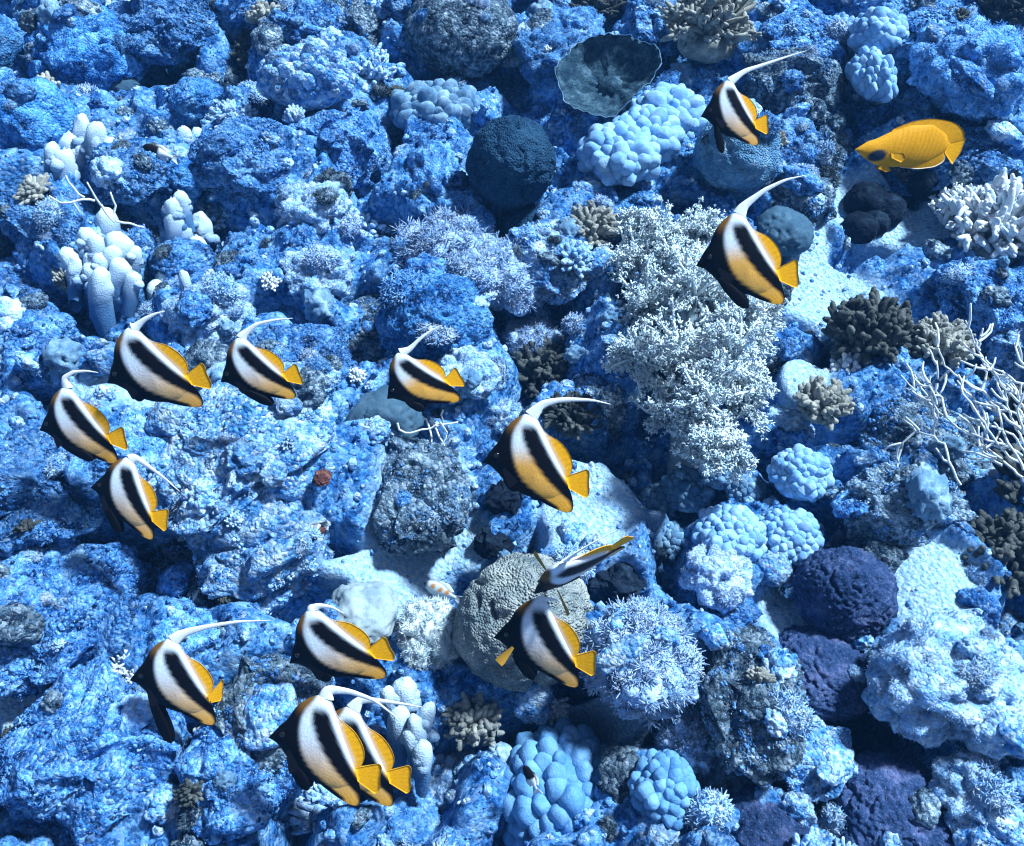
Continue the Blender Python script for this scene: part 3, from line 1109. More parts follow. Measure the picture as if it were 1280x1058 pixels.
land(make_fluffy('soft_pale', 16, 520, .15), 398, 345, 44, 'low pale cauliflower soft coral with bright specks', 'soft coral', None, lift=.4)
land(make_fluffy('soft', 17, 520, .16), 1215, 85, 66, 'broad blue fleecy mound above the branching white coral', 'soft coral', 'the broad blue fleecy mound', lift=.4)
land(make_fluffy('soft', 18, 520, .16), 575, 262, 34, 'soft blue lumps below the dark slate ball', 'soft coral', None, lift=.4)
land(make_fluffy('soft_pale', 19, 300, .24), 985, 535, 32, 'pale plumed soft coral beside the short-fingered tan coral', 'soft coral', None, lift=.4)
land(make_fluffy('soft_lilac', 20, 400, .2), 895, 720, 42, 'pale fleecy soft coral on the rock below the knobbed dome', 'soft coral', None, lift=.5)
land(make_fluffy('soft_pale', 21, 500, .15), 262, 395, 52, 'blue-white fluffy coral mass behind two bannerfish', 'soft coral', None, lift=.4)

# bushes
land(make_bush('tan', 0, 60, .10), 737, 298, 40, 'small tan branching coral with stubby upright fingers', 'coral', 'the small tan branching coral', lift=.3)
land(make_bush('brown', 1, 80, .10, stubs=4), 670, 474, 48, 'dark brown branching coral above the central bannerfish', 'coral', 'the dark brown branching coral', lift=.4)
land(make_bush('brown', 2, 80, .10, stubs=4), 712, 528, 36, 'dark branching coral behind the central bannerfish', 'coral', None, lift=.3)
land(make_bush('tan', 3, 70, .13, stubs=2), 1026, 512, 36, 'short-fingered tan coral ball', 'coral', 'the short-fingered tan coral', lift=.6)
land(make_bush('tan', 4, 60, .12, stubs=4), 588, 905, 40, 'tan knobby branching coral beside white-tipped fingers', 'coral', None, lift=.45)
land(make_bush('white', 5, 60, .07, stubs=6), 1235, 300, 64, 'white branching coral bush with frosted tips', 'coral', 'the white branching bush', lift=.5)
land(make_bush('white', 6, 50, .07, stubs=6), 1195, 268, 34, 'small white branching tuft beside the white bush', 'coral', None, lift=.5)
land(make_bush('brown', 7, 100, .10, stubs=4), 1085, 430, 56, 'brown leafy coral mound beside the white twig fan', 'coral', 'the brown leafy mound', lift=.35)
land(make_bush('tan', 8, 80, .10, stubs=4), 1172, 440, 40, 'tan crusty coral behind the white twig fan', 'coral', None, lift=.3)
land(make_bush('brown', 9, 100, .10, stubs=4), 1250, 705, 56, 'dark brown bushy coral beside bright sand', 'coral', 'the dark brown bush', lift=.35)
land(make_bush('tan', 10, 60, .06, stubs=7), 885, 48, 60, 'tan feathery branching coral behind a bannerfish banner', 'coral', 'the tan feathery coral', lift=.4)
land(make_bush('white', 11, 50, .085, stubs=4), 308, 583, 34, 'white branching coral on the pale mound', 'coral', 'the white branching coral on the mound', lift=.55)
land(make_bush('soft_pale', 12, 60, .10, stubs=3), 640, 68, 34, 'greenish blue branching clump beside the brown-green boulder', 'coral', None, lift=.4)
land(make_bush('white', 13, 40, .07, stubs=6), 160, 850, 30, 'white frosted coral tuft before a bannerfish face', 'coral', None, lift=.4)

# encrusted rocks that carry the scene
land(make_turf_rock('rock_pale', 'soft_pale', 0, 900, .07), 310, 555, 120, 'wide pale reef mound under a row of bannerfish', 'rock', 'the wide pale mound', lift=-.1, sy=.75, sz=.6, spin=1.0)
land(make_turf_rock('rock_pale', 'soft_pale', 1, 900, .08), 330, 680, 74, 'crusted rock with rust sponges below the pale mound', 'rock', 'the crusted rock with sponges', lift=.3)
land(make_turf_rock('rock_brown', 'rock_pale', 2, 1000, .10), 522, 622, 60, 'brown algae-covered rock under the small white twigs', 'rock', 'the algae-covered rock', lift=.35, sy=1.25, spin=0)
land(make_turf_rock('rock_pale', 'soft_pale', 3, 800, .06), 685, 322, 50, 'white crusted rock beside the small tan branching coral', 'rock', 'the white crusted rock', lift=.45)
land(make_turf_rock('rock_brown', 'rock_pale', 4, 900, .09), 938, 880, 56, 'brown crusted rock beside the fleecy column', 'rock', 'the brown crusted rock', lift=.4, sy=1.3, spin=0)
land(make_turf_rock('rock_brown', 'soft', 5, 800, .08), 1135, 545, 58, 'dark overhung rock under the white twig fan', 'rock', 'the dark overhung rock', lift=.4)
land(make_turf_rock('rock_brown', 'rock_pale', 6, 900, .09), 1120, 632, 60, 'dark algae rock with white specks below the twig fan', 'rock', None, lift=.3, sy=.7, spin=0)
land(make_turf_rock('rock', 'soft_pale', 0, 800, .08), 905, 770, 44, 'pale crusted rock beside the large lilac soft coral', 'rock', None, lift=.4)
land(make_rock('black', 2), 632, 625, 22, 'black lump under the central bannerfish', 'rock', None, lift=.5)
land(make_rock('black', 3), 615, 678, 20, 'black lump at the edge of the grey-brown boulder', 'rock', None, lift=.4)
land(make_rock('black', 4), 770, 725, 32, 'black lump painted as the shade of a cave beside the grey-brown boulder', 'rock', None, lift=.4)  # stands in for a dark cave; its shade is put into the colour
land(make_turf_rock('rock', 'soft', 1, 800, .08), 300, 205, 54, 'creased blue rock with a small pit', 'rock', 'the creased blue rock', lift=.5)
land(make_turf_rock('rock', 'soft_pale', 2, 800, .08), 420, 190, 60, 'big blue crusted rock below the knobby ridge', 'rock', 'the big blue crusted rock', lift=.4)
land(make_turf_rock('rock_brown', 'soft_pale', 3, 800, .08), 465, 38, 56, 'brown rock crusted with pale ridges', 'rock', None, lift=.5)
land(make_turf_rock('rock', 'soft', 4, 800, .07), 378, 42, 40, 'blue round rock with a bright shoulder', 'rock', None, lift=.5)
land(make_turf_rock('rock', 'rock', 5, 700, .09), 160, 222, 36, 'violet blue rock between the finger corals', 'rock', None, lift=.4)
land(make_turf_rock('rock', 'soft', 6, 700, .09), 205, 35, 48, 'blue rock overhanging a dark hollow', 'rock', None, lift=.8)
land(make_turf_rock('rock_brown', 'soft_pale', 0, 900, .07), 345, 890, 62, 'brown pitted rock between three bannerfish', 'rock', 'the brown pitted rock', lift=.3)
land(make_turf_rock('rock', 'soft', 1, 900, .07), 300, 965, 62, 'striped blue rock below a bannerfish belly', 'rock', None, lift=.3)
land(make_turf_rock('rock', 'soft_pale', 2, 900, .07), 120, 940, 90, 'wide blue crusted rock in front of a lone bannerfish', 'rock', 'the wide blue crusted rock', lift=.15)
land(make_turf_rock('rock', 'soft_pale', 5, 900, .07), 60, 760, 90, 'wide blue tufted rock beneath the bannerfish pair', 'rock', None, lift=.15)
land(make_turf_rock('rock', 'soft', 6, 900, .07), 45, 620, 70, 'deep blue rough rock beside a descending bannerfish', 'rock', None, lift=.2)
land(make_turf_rock('rock_pale', 'soft_pale', 5, 700, .09), 1010, 945, 44, 'pale blue rock between the purple corals', 'rock', None, lift=.3)
land(make_turf_rock('rock_brown', 'soft', 1, 700, .09), 990, 250, 44, 'grey crusted rock between two bannerfish', 'rock', None, lift=.2)
land(make_turf_rock('rock_brown', 'rock_pale', 3, 700, .09), 985, 110, 50, 'grey-brown rock beside a bannerfish tail', 'rock', None, lift=.3)

for x, y, r_ in ((395, 662, 9), (402, 598, 10), (380, 690, 7)):
    land(make_rock('sponge', 5), x, y, r_, 'rust red sponge crust on the pale reef mound', 'sponge', None, 'rust red sponges on the mound', lift=2.6, taken=False)

# finger corals
k1 = [(104, 185, 8, 1.4), (128, 190, 9, 1.4), (66, 182, 8, 1.3), (95, 152, 9, 1.6), (84, 172, 11, 1.7), (80, 192, 11, 1.8), (123, 158, 11, 1.6), (142, 178, 9, 1.3), (112, 170, 7, 1.2)]
k2 = [(210, 300, 9, 1.2), (240, 325, 9, 1.2), (215, 325, 10, 1.2), (235, 262, 8, 1.1), (222, 243, 8, 1.1), (214, 252, 9, 1.2), (213, 268, 11, 1.2), (226, 280, 11, 1.2), (253, 276, 11, 1.3), (246, 300, 10, 1.2), (226, 308, 12, 1.2), (203, 338, 12, 1.3), (195, 356, 11, 1.0), (228, 342, 6, 1)]
k3 = [(138, 282, 10, 1.2), (108, 290, 10, 1.2), (140, 312, 11, 1.2), (92, 330, 9, 1.1), (132, 345, 10, 1.2), (168, 345, 9, 1.1), (125, 267, 12, 1.3), (152, 298, 15, 1.2), (96, 312, 11, 1), (115, 318, 7, 1), (127, 322, 10, 1), (110, 334, 9, 1), (155, 330, 12, 1), (148, 350, 13, 1.2), (120, 298, 9, 1), (168, 312, 8, 1)]
k4 = [(505, 855, 14, 1.4), (498, 888, 13, 1.5), (537, 885, 9, 1.3), (532, 902, 10, 1.3), (525, 930, 11, 1.3), (510, 915, 9, 1.2), (482, 862, 9, 1.2)]
k5 = [(228, 162, 8, 1), (245, 163, 7, 1), (216, 184, 8, 1), (238, 175, 9, 1)]
for kk, rp, lb, ph in ((k1, (108, 195), 'finger coral with a few long white-tipped knobs in a fan', 'the three-knobbed finger coral'), (k2, (225, 320), 'tall finger coral with white round knobs stacked up its side', 'the tall finger coral'),
                       (k3, (130, 330), 'finger coral with stout white knobs beneath the white twig', 'the stout finger coral'), (k4, (508, 910), 'white-tipped finger coral behind the tails of a bannerfish pair', 'the white-tipped fingers'),
                       (k5, (232, 185), 'small cluster of pale knobs beside a black and white damselfish', None)):
    o = make_fingers(kk, rp)
    tag(o, lb, 'coral')
    if ph:
        LAND.append((np.array(o.location), ph))

# twig corals
fan = [[(1275, 720), (1180, 640), (1060, 550), (980, 490), (930, 440), (880, 400), (835, 345)], [(960, 455), (905, 395), (885, 345)],
       [(1290, 560), (1210, 500), (1130, 400), (1060, 370), (1000, 320), (960, 240), (962, 208)], [(1285, 440), (1200, 380), (1130, 290), (1095, 220), (1068, 145)], [(1113, 255), (1130, 175)],
       [(1045, 745), (1010, 660), (990, 595), (950, 570), (880, 545), (835, 505)], [(885, 550), (830, 600), (836, 618)], [(1275, 640), (1210, 600), (1140, 580), (1060, 545)], [(950, 565), (967, 480)],
       [(1150, 590), (1120, 500), (1090, 410)], [(1285, 475), (1240, 420), (1180, 370), (1165, 310)], [(1265, 665), (1220, 640), (1160, 560), (1100, 470), (1050, 400), (1066, 350)], [(1285, 320), (1262, 290), (1248, 232)],
       [(1280, 690), (1230, 600), (1200, 540), (1190, 470), (1150, 440)], [(1285, 600), (1250, 540), (1215, 440), (1215, 370)], [(1000, 500), (980, 430), (935, 380), (940, 350)], [(1010, 330), (965, 375), (965, 300)],
       [(1290, 520), (1240, 480), (1170, 470), (1120, 430)], [(1290, 640), (1240, 560), (1160, 530), (1110, 485)], [(1200, 670), (1110, 630), (1040, 620)], [(1130, 400), (1145, 330), (1125, 310)], [(1275, 560), (1255, 470), (1285, 400)],
       [(1180, 650), (1130, 640), (1140, 600)], [(1285, 380), (1230, 370), (1200, 330)]]
rt = np.random.default_rng(12)
for l in list(fan):
    for _ in range(3):
        q = rt.integers(0, len(l) - 1)
        a_, b_2 = np.array(l[q], float), np.array(l[q + 1], float)
        p0 = a_ + (b_2 - a_) * rt.random()
        dv = (b_2 - a_) / np.linalg.norm(b_2 - a_)
        sd_ = np.array([-dv[1], dv[0]]) * rt.choice([-1, 1])
        ln = 30 + 60 * rt.random()
        fan.append([tuple(p0), tuple(p0 + dv * ln * .4 + sd_ * ln * .35), tuple(p0 + dv * ln + sd_ * ln * .45)])
o = make_twigs(fan, (840, 350), 2.909, .12, 1.35, seed=1, base=(1262, 612), depth=.05)
tag(o, 'wide fan of thin forking white twigs on a dark rock', 'coral')
tw = [[(145, 545), (165, 580), (185, 600), (240, 582), (300, 572), (370, 548), (440, 543)], [(260, 525), (290, 530), (298, 572), (312, 620), (308, 668), (335, 672), (375, 640), (390, 600), (385, 565), (350, 545)],
      [(305, 517), (335, 580), (375, 655), (385, 672), (380, 738)], [(365, 480), (360, 510), (372, 548)], [(405, 620), (388, 660)], [(300, 572), (345, 548)]]
o = make_twigs(tw, (460, 390), 3.919, .10, 1.2, seed=2, depth=.02, base=(540, 570))
tag(o, 'small tangle of thin white twigs on the algae-covered rock', 'coral')
tw = [[(350, 730), (335, 725), (270, 735), (215, 740), (180, 712)], [(305, 720), (270, 690), (235, 640)], [(365, 750), (350, 720), (315, 670)], [(265, 735), (290, 775)], [(412, 775), (420, 740), (400, 700)], [(420, 810), (470, 810), (530, 830)], [(365, 750), (420, 810)]]
o = make_twigs(tw, (0, 0), 2.909, .16, 1.2, seed=3, depth=.02, base=(125, 275))
tag(o, 'small white twig coral sticking out over the stout finger coral', 'coral')

# the big bushy soft coral: trunk, forking limbs, clouds of small polyps
clumps = [(800, 330, 36), (832, 300, 34), (880, 292, 26), (812, 385, 42), (868, 372, 48), (930, 402, 38), (798, 445, 36), (852, 442, 48), (912, 455, 46), (882, 502, 48), (838, 520, 36), (930, 500, 32), (880, 555, 34), (910, 570, 26), (800, 285, 22), (850, 335, 34), (950, 395, 24), (900, 340, 24)]
root = bpy.data.objects.new('tree_soft_coral', None)
COL.objects.link(root)
G, t0 = ground_point(860, 590)
root.location = G
tb, bb, pb = Bag(), Bag(), Bag()
pv, pf = blade_tuft(3, 1.2, .5, .2, 1, 3)
top = CAM + ray(862, 430) * (t0 - .02) - G
V_, F_ = tube(np.array([[0, 0, -.03], top * .33, top * .66, top * .95]), [.045, .036, .03, .02], 10)
ob('trunk', mesh('trunk', V_, F_, M['leather']), root)
X, Nn = [], []
for (x, y, rp) in clumps:
    _, tg = ground_point(x, y)
    C = CAM + ray(x, y) * (tg - .13 - .04 * rng.random()) - G
    rr = rp * .98 * tg / FPX
    s0 = np.clip((C @ top) / (top @ top) - .25, .05, .9)
    p0 = top * s0
    mid = (p0 + C) / 2 + NA * .02
    V_, F_ = tube(np.array([p0, mid, C]), [.018, .014, .010], 7)
    ob('limb', mesh('limb', V_, F_, M['leather']), root)
    nt_ = 44
    for q in range(nt_):
        D = rng.normal(size=3)
        D = D / np.linalg.norm(D) + UPC * .25 - FWD * .15
        D /= np.linalg.norm(D)
        ln = rr * (.45 + 1.0 * rng.random())
        tip = C + D * ln
        V_, F_ = tube(np.array([C, C + D * ln * .5 + rng.normal(size=3) * .006, tip]), [.0045, .0035, .002], 4)
        bb.add(V_, F_)
        m2 = 25
        s = np.sqrt(.12 + .88 * rng.random(m2))[:, None]
        X.append(C + D * ln * s + rng.normal(size=(m2, 3)) * .006)
        Nn.append(D + rng.normal(size=(m2, 3)) * .7)
X, Nn = np.concatenate(X), np.concatenate(Nn)
V_, F_ = scatter(pv, pf, X, Nn, .0040 + .0038 * rng.random(len(X)))
o = ob('twigs', bb.mesh('twigs', M['soft_grey']), root)
o['kind'] = 'stuff'
o = ob('polyps', mesh('polyps', V_, F_, M['soft_grey']), root)
o['kind'] = 'stuff'
tag(root, 'big bushy grey-white tree-like soft coral beside two bannerfish', 'soft coral')
for (x, y, rp) in clumps:
    C, _ = ground_point(x, y)
    TAKEN.append((C, rp * .0017))
LAND.append((np.array(G), 'the big bushy soft coral'))

# wavy-lipped clams on the mound
def clam(px, py, pts, sc, label):
    G, t0 = ground_point(px, py)
    root = bpy.data.objects.new('clam', None)
    COL.objects.link(root)
    A = CAM + ray(px, py) * (t0 - .11)
    root.location = A
    P = np.array(pts, float) * sc * t0 / FPX
    s = np.linspace(0, 1, 40)
    tq = np.linspace(0, 1, len(P))
    X = np.stack([np.interp(s, tq, P[:, 0]), np.interp(s, tq, P[:, 1])], 1)
    for _ in range(4):
        X[1:-1] = (X[:-2] + X[1:-1] + X[2:]) / 3
    B3 = X[:, :1] * RIGHT - X[:, 1:] * (UPV * .9 + FWD * .3)
    rad = 8 * sc * t0 / FPX * (1 + .16 * np.sin(s * 70))
    ob('mantle', mesh('mantle', *tube(B3, rad, 10), M['clam']), root)
    ob('shell', mesh('shell', *tube(B3 - UPC * .012, rad * 1.15, 10), M['rock_pale']), root)
    tag(root, label, 'clam')


clam(265, 635, [(-24, 24), (-22, 4), (-10, -4), (4, 4), (18, 6), (26, -6), (20, -18), (8, -20)], 1.0, 'S-curved pale clam lip set into the pale mound')
clam(335, 610, [(-18, -2), (-6, 6), (8, 4), (20, -2), (16, -12)], .9, 'short curved white clam lip beside the white branching coral')

# ------------------------------------------------------------------ the rest of the growth over the slope
GROUP = {}
PX_AVOID = []


def in_sand(P):
    return sand_mask(np.array([P[0]]), np.array([P @ VA]))[0]


def near_phrase(P):
    d = [np.linalg.norm(P - a) for a, _ in LAND]
    k = int(np.argmin(d))
    if d[k] > .45:
        return None
    dv, du = (P - LAND[k][0]) @ VA, (P - LAND[k][0]) @ RIGHT
    if abs(dv) > abs(du):
        w_ = 'upslope of' if dv > 0 else 'downslope of'
    else:
        w_ = 'on the sunlit side of' if du > 0 else 'on the shaded side of'
    return ('just ' if d[k] < .16 else '') + w_ + ' ' + LAND[k][1]


kinds = []
kinds += [('rock', lambda k: make_turf_rock('rock', 'rock', k % 7), 'blue crusted reef rock', 'rock')] * 5
kinds += [('rockp', lambda k: make_turf_rock('rock_pale', 'rock_pale', (k + 3) % 7), 'pale silted reef rock', 'rock')] * 5
kinds += [('rockb', lambda k: make_turf_rock('rock_brown', 'rock', (k + 5) % 7), 'dark grey reef rock', 'rock')] * 2
kinds += [('soft', lambda k: make_fluffy('soft', (5, 8, 17)[k % 3], 420, .2), 'small blue tufted soft coral', 'soft coral')] * 2
kinds += [('softp', lambda k: make_fluffy('soft_pale', (10, 15, 13)[k % 3], 520, .15), 'small pale fleecy soft coral', 'soft coral')] * 3
kinds += [('dome', lambda k: make_dome('dome', (0, 2, 15)[k % 3]), 'small blue boulder coral', 'coral')]
kinds += [('bush', lambda k: make_bush('soft_pale', 12, 60, .10, stubs=3), 'small blue branching coral', 'coral')]
kinds += [('bushb', lambda k: make_bush('brown', (1, 7)[k % 2], 100 if k % 2 else 80, .10, stubs=4), 'small dark branching coral', 'coral')]
cand = rng.random((9000, 2)) * [3.9, 3.0] + [-1.95, -1.15]
cand = cand[np.argsort(rng.random(len(cand)))]
sizes = np.sort(.03 + .065 * rng.random(len(cand)) ** 1.6)[::-1]
hc = height(cand[:, 0], cand[:, 1], False)
smk = np.maximum(sand_mask(cand[:, 0], cand[:, 1]), 1.5 * hole_mask(cand[:, 0], cand[:, 1]))
placed_p = np.array([p for p, _ in TAKEN])
placed_r = np.array([r for _, r in TAKEN])
nfill = 0
for q in range(len(cand)):
    if nfill >= 290:
        break
    if smk[q] > .12:
        continue
    P = cand[q, 0] * RIGHT + cand[q, 1] * VA + hc[q] * NA
    r = sizes[q]
    an = np.arange(8) * math.pi / 4
    if sand_mask(cand[q, 0] + r * 1.1 * np.cos(an), cand[q, 1] + r * 1.1 * np.sin(an)).max() > .5:
        continue
    d = np.linalg.norm(placed_p - P, axis=1)
    if np.any(d < .80 * (placed_r + r)):
        continue
    key, fn, lab, cat = kinds[rng.integers(len(kinds))]
    rel = P - CAM
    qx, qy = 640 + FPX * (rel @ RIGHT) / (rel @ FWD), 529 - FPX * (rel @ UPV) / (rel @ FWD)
    bright = qx > 560 and qy > 420 or (150 < qx < 480 and 480 < qy < 720)  # paler growth inside, bluer outside: partly light falloff with depth put into colour
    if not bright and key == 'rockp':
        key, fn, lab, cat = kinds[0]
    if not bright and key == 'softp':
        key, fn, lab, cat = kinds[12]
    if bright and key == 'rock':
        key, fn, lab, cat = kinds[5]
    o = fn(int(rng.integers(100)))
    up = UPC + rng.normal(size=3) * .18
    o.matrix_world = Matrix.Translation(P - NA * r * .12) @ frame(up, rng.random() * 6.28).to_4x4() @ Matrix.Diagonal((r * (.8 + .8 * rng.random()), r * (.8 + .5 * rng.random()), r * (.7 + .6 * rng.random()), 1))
    ph = near_phrase(P)
    tag(o, lab + (' ' + ph if ph else ' out on the open reef slope'), cat, lab + 's scattered over the reef')
    placed_p = np.concatenate([placed_p, P[None]])
    placed_r = np.concatenate([placed_r, [r]])
    TAKEN.append((P, r))
    nfill += 1

# the small growths that crust every rock and the ground between
def crust_protos():
    out = []
    for k in range(4):
        P, F = dome_shape(k + 131, 3, .8, .42, 2.6, .3)
        out.append(('cauliflower_coral', mesh('cauliflower_coral', P, F, M['rock'])))
    for k in range(3):
        P, F = dome_shape(k + 141, 2, .7, .2, 2.6, .35)
        bag = Bag()
        bag.add(P * .8, F)
        X, Nn = surf_points(P * .8, F, 170, -.2)
        pv, pf = blade_tuft(4, .9, .2, .4, 1, k)
        bag.add(*scatter(pv, pf, X, Nn + rng.normal(size=Nn.shape) * .3, .16 + .22 * rng.random(len(X))))
        out.append(('coral_tuft', bag.mesh('coral_tuft', M['soft'])))
    for k in range(3):
        V, F = ico(3)
        o_ = k * 9.1
        P = V * (1 + .45 * fbm(V * 1.3 + o_, 2) + .30 * bumps(V * 2.2 + o_) + .14 * bumps(V * 5 + o_))[:, None] * [1.2, .9, .7]
        out.append(('rubble_rock', mesh('rubble_rock', P, F, M['rock'])))
    for k in range(1):
        r_ = np.random.default_rng(k)
        bag = Bag()
        for q in range(46):
            D = r_.normal(size=3)
            D[2] = abs(D[2]) + .25
            D /= np.linalg.norm(D)
            m_ = D * .6 + r_.normal(size=3) * .07
            bag.add(*tube(np.array([D * .1, m_, D * (.9 + .3 * r_.random())]), [.17, .17, .12], 6))
        out.append(('stubby_coral', bag.mesh('stubby_coral', M['white'])))
    return out


CP = crust_protos()
LOOK = {'cauliflower_coral': [('soft_pale', 'pale blue'), ('rock_pale', 'silted white'), ('lobe_grey', 'grey'), ('rock', 'deep blue'), ('rock_brown', 'dark slate')],
        'coral_tuft': [('soft', 'blue'), ('soft_pale', 'pale'), ('soft_lilac', 'lilac'), ('rock_brown', 'dark grey')],
        'rubble_rock': [('rock_pale', 'pale'), ('rock', 'blue'), ('rock_brown', 'dark')],
        'stubby_coral': [('white', 'white'), ('soft_pale', 'pale blue'), ('brown', 'brown'), ('tan', 'tan')]}
NOUN = {'cauliflower_coral': ('knobbly coral nub', 'coral'), 'coral_tuft': ('soft coral tuft', 'soft coral'), 'rubble_rock': ('crusted rubble stone', 'rock'), 'stubby_coral': ('short-branched coral sprig', 'coral')}
bpy.context.view_layer.update()
dg = bpy.context.evaluated_depsgraph_get()
spots = []
for q in range(4200):
    if len(spots) >= 760:
        break
    a_, b_2 = rng.random() * 3.5 - 1.75, rng.random() * 2.75 - 1.05
    o0 = a_ * RIGHT + b_2 * VA + NA * .9
    ok, hit, nrm, _, ho, _ = scn.ray_cast(dg, Vector(o0), Vector(-NA))
    if not ok:
        continue
    base_ = ho.name.split('.')[0]
    if base_ not in ('reef_ground', 'rock', 'reef_rock', 'soft_growth', 'base', 'boulder_coral'):
        continue
    if hole_mask(np.array([a_]), np.array([b_2]))[0] > .3:
        continue
    if sand_mask(np.array([a_]), np.array([b_2]))[0] > .5 and rng.random() < .85:
        continue
    mt = ho.material_slots[0].material.name if ho.material_slots else ''
    if base_ == 'boulder_coral' and (mt in ('boulder_coral_slate', 'dark_growth_and_shade', 'boulder_coral_brown', 'leather_coral_dark', 'leather_coral_grey') or rng.random() < .4):
        continue
    r = .012 + .030 * rng.random() ** 1.7
    rel = np.array(hit) - CAM
    if abs(rel @ RIGHT) / (rel @ FWD) > .62 or abs(rel @ UPV) / (rel @ FWD) > .52:
        continue
    H = np.array(hit)
    if any(np.linalg.norm(H - p) < .7 * (r + r2_) for p, r2_ in spots):
        continue
    spots.append((H, r))
    nm, me = CP[rng.integers(len(CP))]
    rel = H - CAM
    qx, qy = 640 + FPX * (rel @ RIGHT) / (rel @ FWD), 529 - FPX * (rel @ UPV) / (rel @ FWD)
    bright = qx > 560 and qy > 420 or (150 < qx < 480 and 480 < qy < 720)  # same zone: depth falloff of light partly put into the crust colours
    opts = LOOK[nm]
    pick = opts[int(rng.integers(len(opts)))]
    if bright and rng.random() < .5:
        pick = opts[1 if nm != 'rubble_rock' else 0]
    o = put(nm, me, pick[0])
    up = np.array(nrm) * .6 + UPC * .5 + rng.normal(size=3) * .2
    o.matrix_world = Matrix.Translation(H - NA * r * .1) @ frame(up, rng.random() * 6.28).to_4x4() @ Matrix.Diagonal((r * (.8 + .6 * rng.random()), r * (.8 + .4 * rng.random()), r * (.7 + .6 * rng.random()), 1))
    noun, cat = NOUN[nm]
    ph = near_phrase(H)
    tag(o, 'small ' + pick[1] + ' ' + noun + (' ' + ph if ph else ' out on the open slope'), cat, noun + 's crusting the reef')

# loose rubble and low turf: nobody could count them
n = 9000
uv = rng.random((n, 2)) * [3.6, 2.8] + [-1.8, -1.05]
hq = height(uv[:, 0], uv[:, 1], True)
smq = sand_mask(uv[:, 0], uv[:, 1])
P = uv[:, :1] * RIGHT + uv[:, 1:] * VA + hq[:, None] * NA
sz = (.004 + .012 * rng.random(n) ** 2.5) * np.where(smq > .4, .55, 1)
bag = Bag()
for q in range(4):
    V_, F_ = ico(1 if q == 0 else 0)
    pv = V_ * (1 + .55 * fbm(V_ * 1.6 + q * 8.8, 2))[:, None] * [1, .75, .7]
    s = slice(q, None, 4)
    V2, F2 = scatter(pv, F_, P[s], NA + rng.normal(size=P[s].shape) * .6, sz[s])
    bag.add(V2, F2)
o = ob('coral_rubble', bag.mesh('coral_rubble', M['rock_pale']))
tag(o, 'loose pale coral rubble strewn over the reef slope', 'rubble', None, 'stuff')
n = 22000
uv = rng.random((n, 2)) * [3.6, 2.8] + [-1.8, -1.05]
keep = (sand_mask(uv[:, 0], uv[:, 1]) < .3) & (perlin(np.stack([uv[:, 0] * 7, uv[:, 1] * 7, uv[:, 0] * 0 + 3], 1)) > -.12)
uv = uv[keep]
P = uv[:, :1] * RIGHT + uv[:, 1:] * VA + height(uv[:, 0], uv[:, 1], True)[:, None] * NA
pv, pf = nodule(5)
V_, F_ = scatter(pv, pf, P, NA + rng.normal(size=P.shape) * .35, .0022 + .006 * rng.random(len(P)) ** 2.5)
o = ob('soft_turf', mesh('soft_turf', V_, F_, M['rock']))
tag(o, 'low blue knobs of soft growth crusting the slope', 'growth', None, 'stuff')

# ------------------------------------------------------------------ fish
TO, TA = np.array([790., 740.]), np.array([413., 100.]) / math.hypot(413, 100)
TP = np.array([TA[1], -TA[0]])
TU = math.hypot(413, 100)


def loc2(p):
    p = np.atleast_2d(np.asarray(p, float)) - TO
    return np.stack([p @ TA, p @ TP], 1) / TU


def resample(p, n, smooth=0):
    p = np.asarray(p, float)
    s = np.concatenate([[0], np.cumsum(np.linalg.norm(np.diff(p, axis=0), axis=1))])
    t_ = np.linspace(0, s[-1], n)
    X = np.stack([np.interp(t_, s, p[:, 0]), np.interp(t_, s, p[:, 1])], 1)
    for _ in range(smooth):
        X[1:-1] = (X[:-2] + 2 * X[1:-1] + X[2:]) / 4
    return X


BLK, WHT, YEL, WRM = np.array([.003, .003, .005]), np.array([.68, .81, .95]), np.array([1.0, .47, .008]), np.array([.88, .46, .09])


def skin(p, warm=1.0):
    """the bannerfish's own markings"""
    x, y = p[:, 0], p[:, 1]
    b1 = np.interp(y, [480, 520, 560, 600, 650, 690, 740, 780, 820, 860, 910, 960], [776, 753, 724, 711, 708, 713, 725, 740, 762, 797, 858, 935])
    b2a = np.interp(y, [530, 570, 620, 690, 760, 820, 880, 930, 980], [760, 753, 761, 791, 832, 877, 934, 985, 1007])
    b2b = np.interp(y, [530, 570, 620, 690, 760, 820, 880, 930, 980], [798, 829, 852, 886, 924, 962, 1006, 1022, 1028])
    c = np.repeat(WHT[None], len(x), 0)
    wf = np.clip((sstep(620, 760, y) if warm > .9 else sstep(640, 900, y)) * min(1, warm * 1.15) * (x < b2a + 30), 0, 1)[:, None]
    c = c * (1 - wf) + WRM * wf
    yf = np.maximum(sstep(2, 48, x - b2b) * sstep(520, 640, y), sstep(930, 980, x) * (x > b2b - 10))[:, None]
    yf = np.maximum(yf, (sstep(890, 970, y) * .6)[:, None])
    c = c * (1 - yf) + YEL * yf
    k2 = sstep(-13, 13, x - b2a) * (1 - sstep(-13, 13, x - b2b)) * sstep(525, 575, y)
    k1 = 1 - sstep(-12, 12, x - b1)
    kk = np.maximum(k1, k2)[:, None]
    c = c * (1 - kk) + BLK * kk
    tf = (sstep(660, 700, x) * (1 - sstep(735, 770, x)) * sstep(-610, -540, -y) * .5)[:, None]
    return c * (1 - tf) + np.array([.35, .17, .03]) * tf


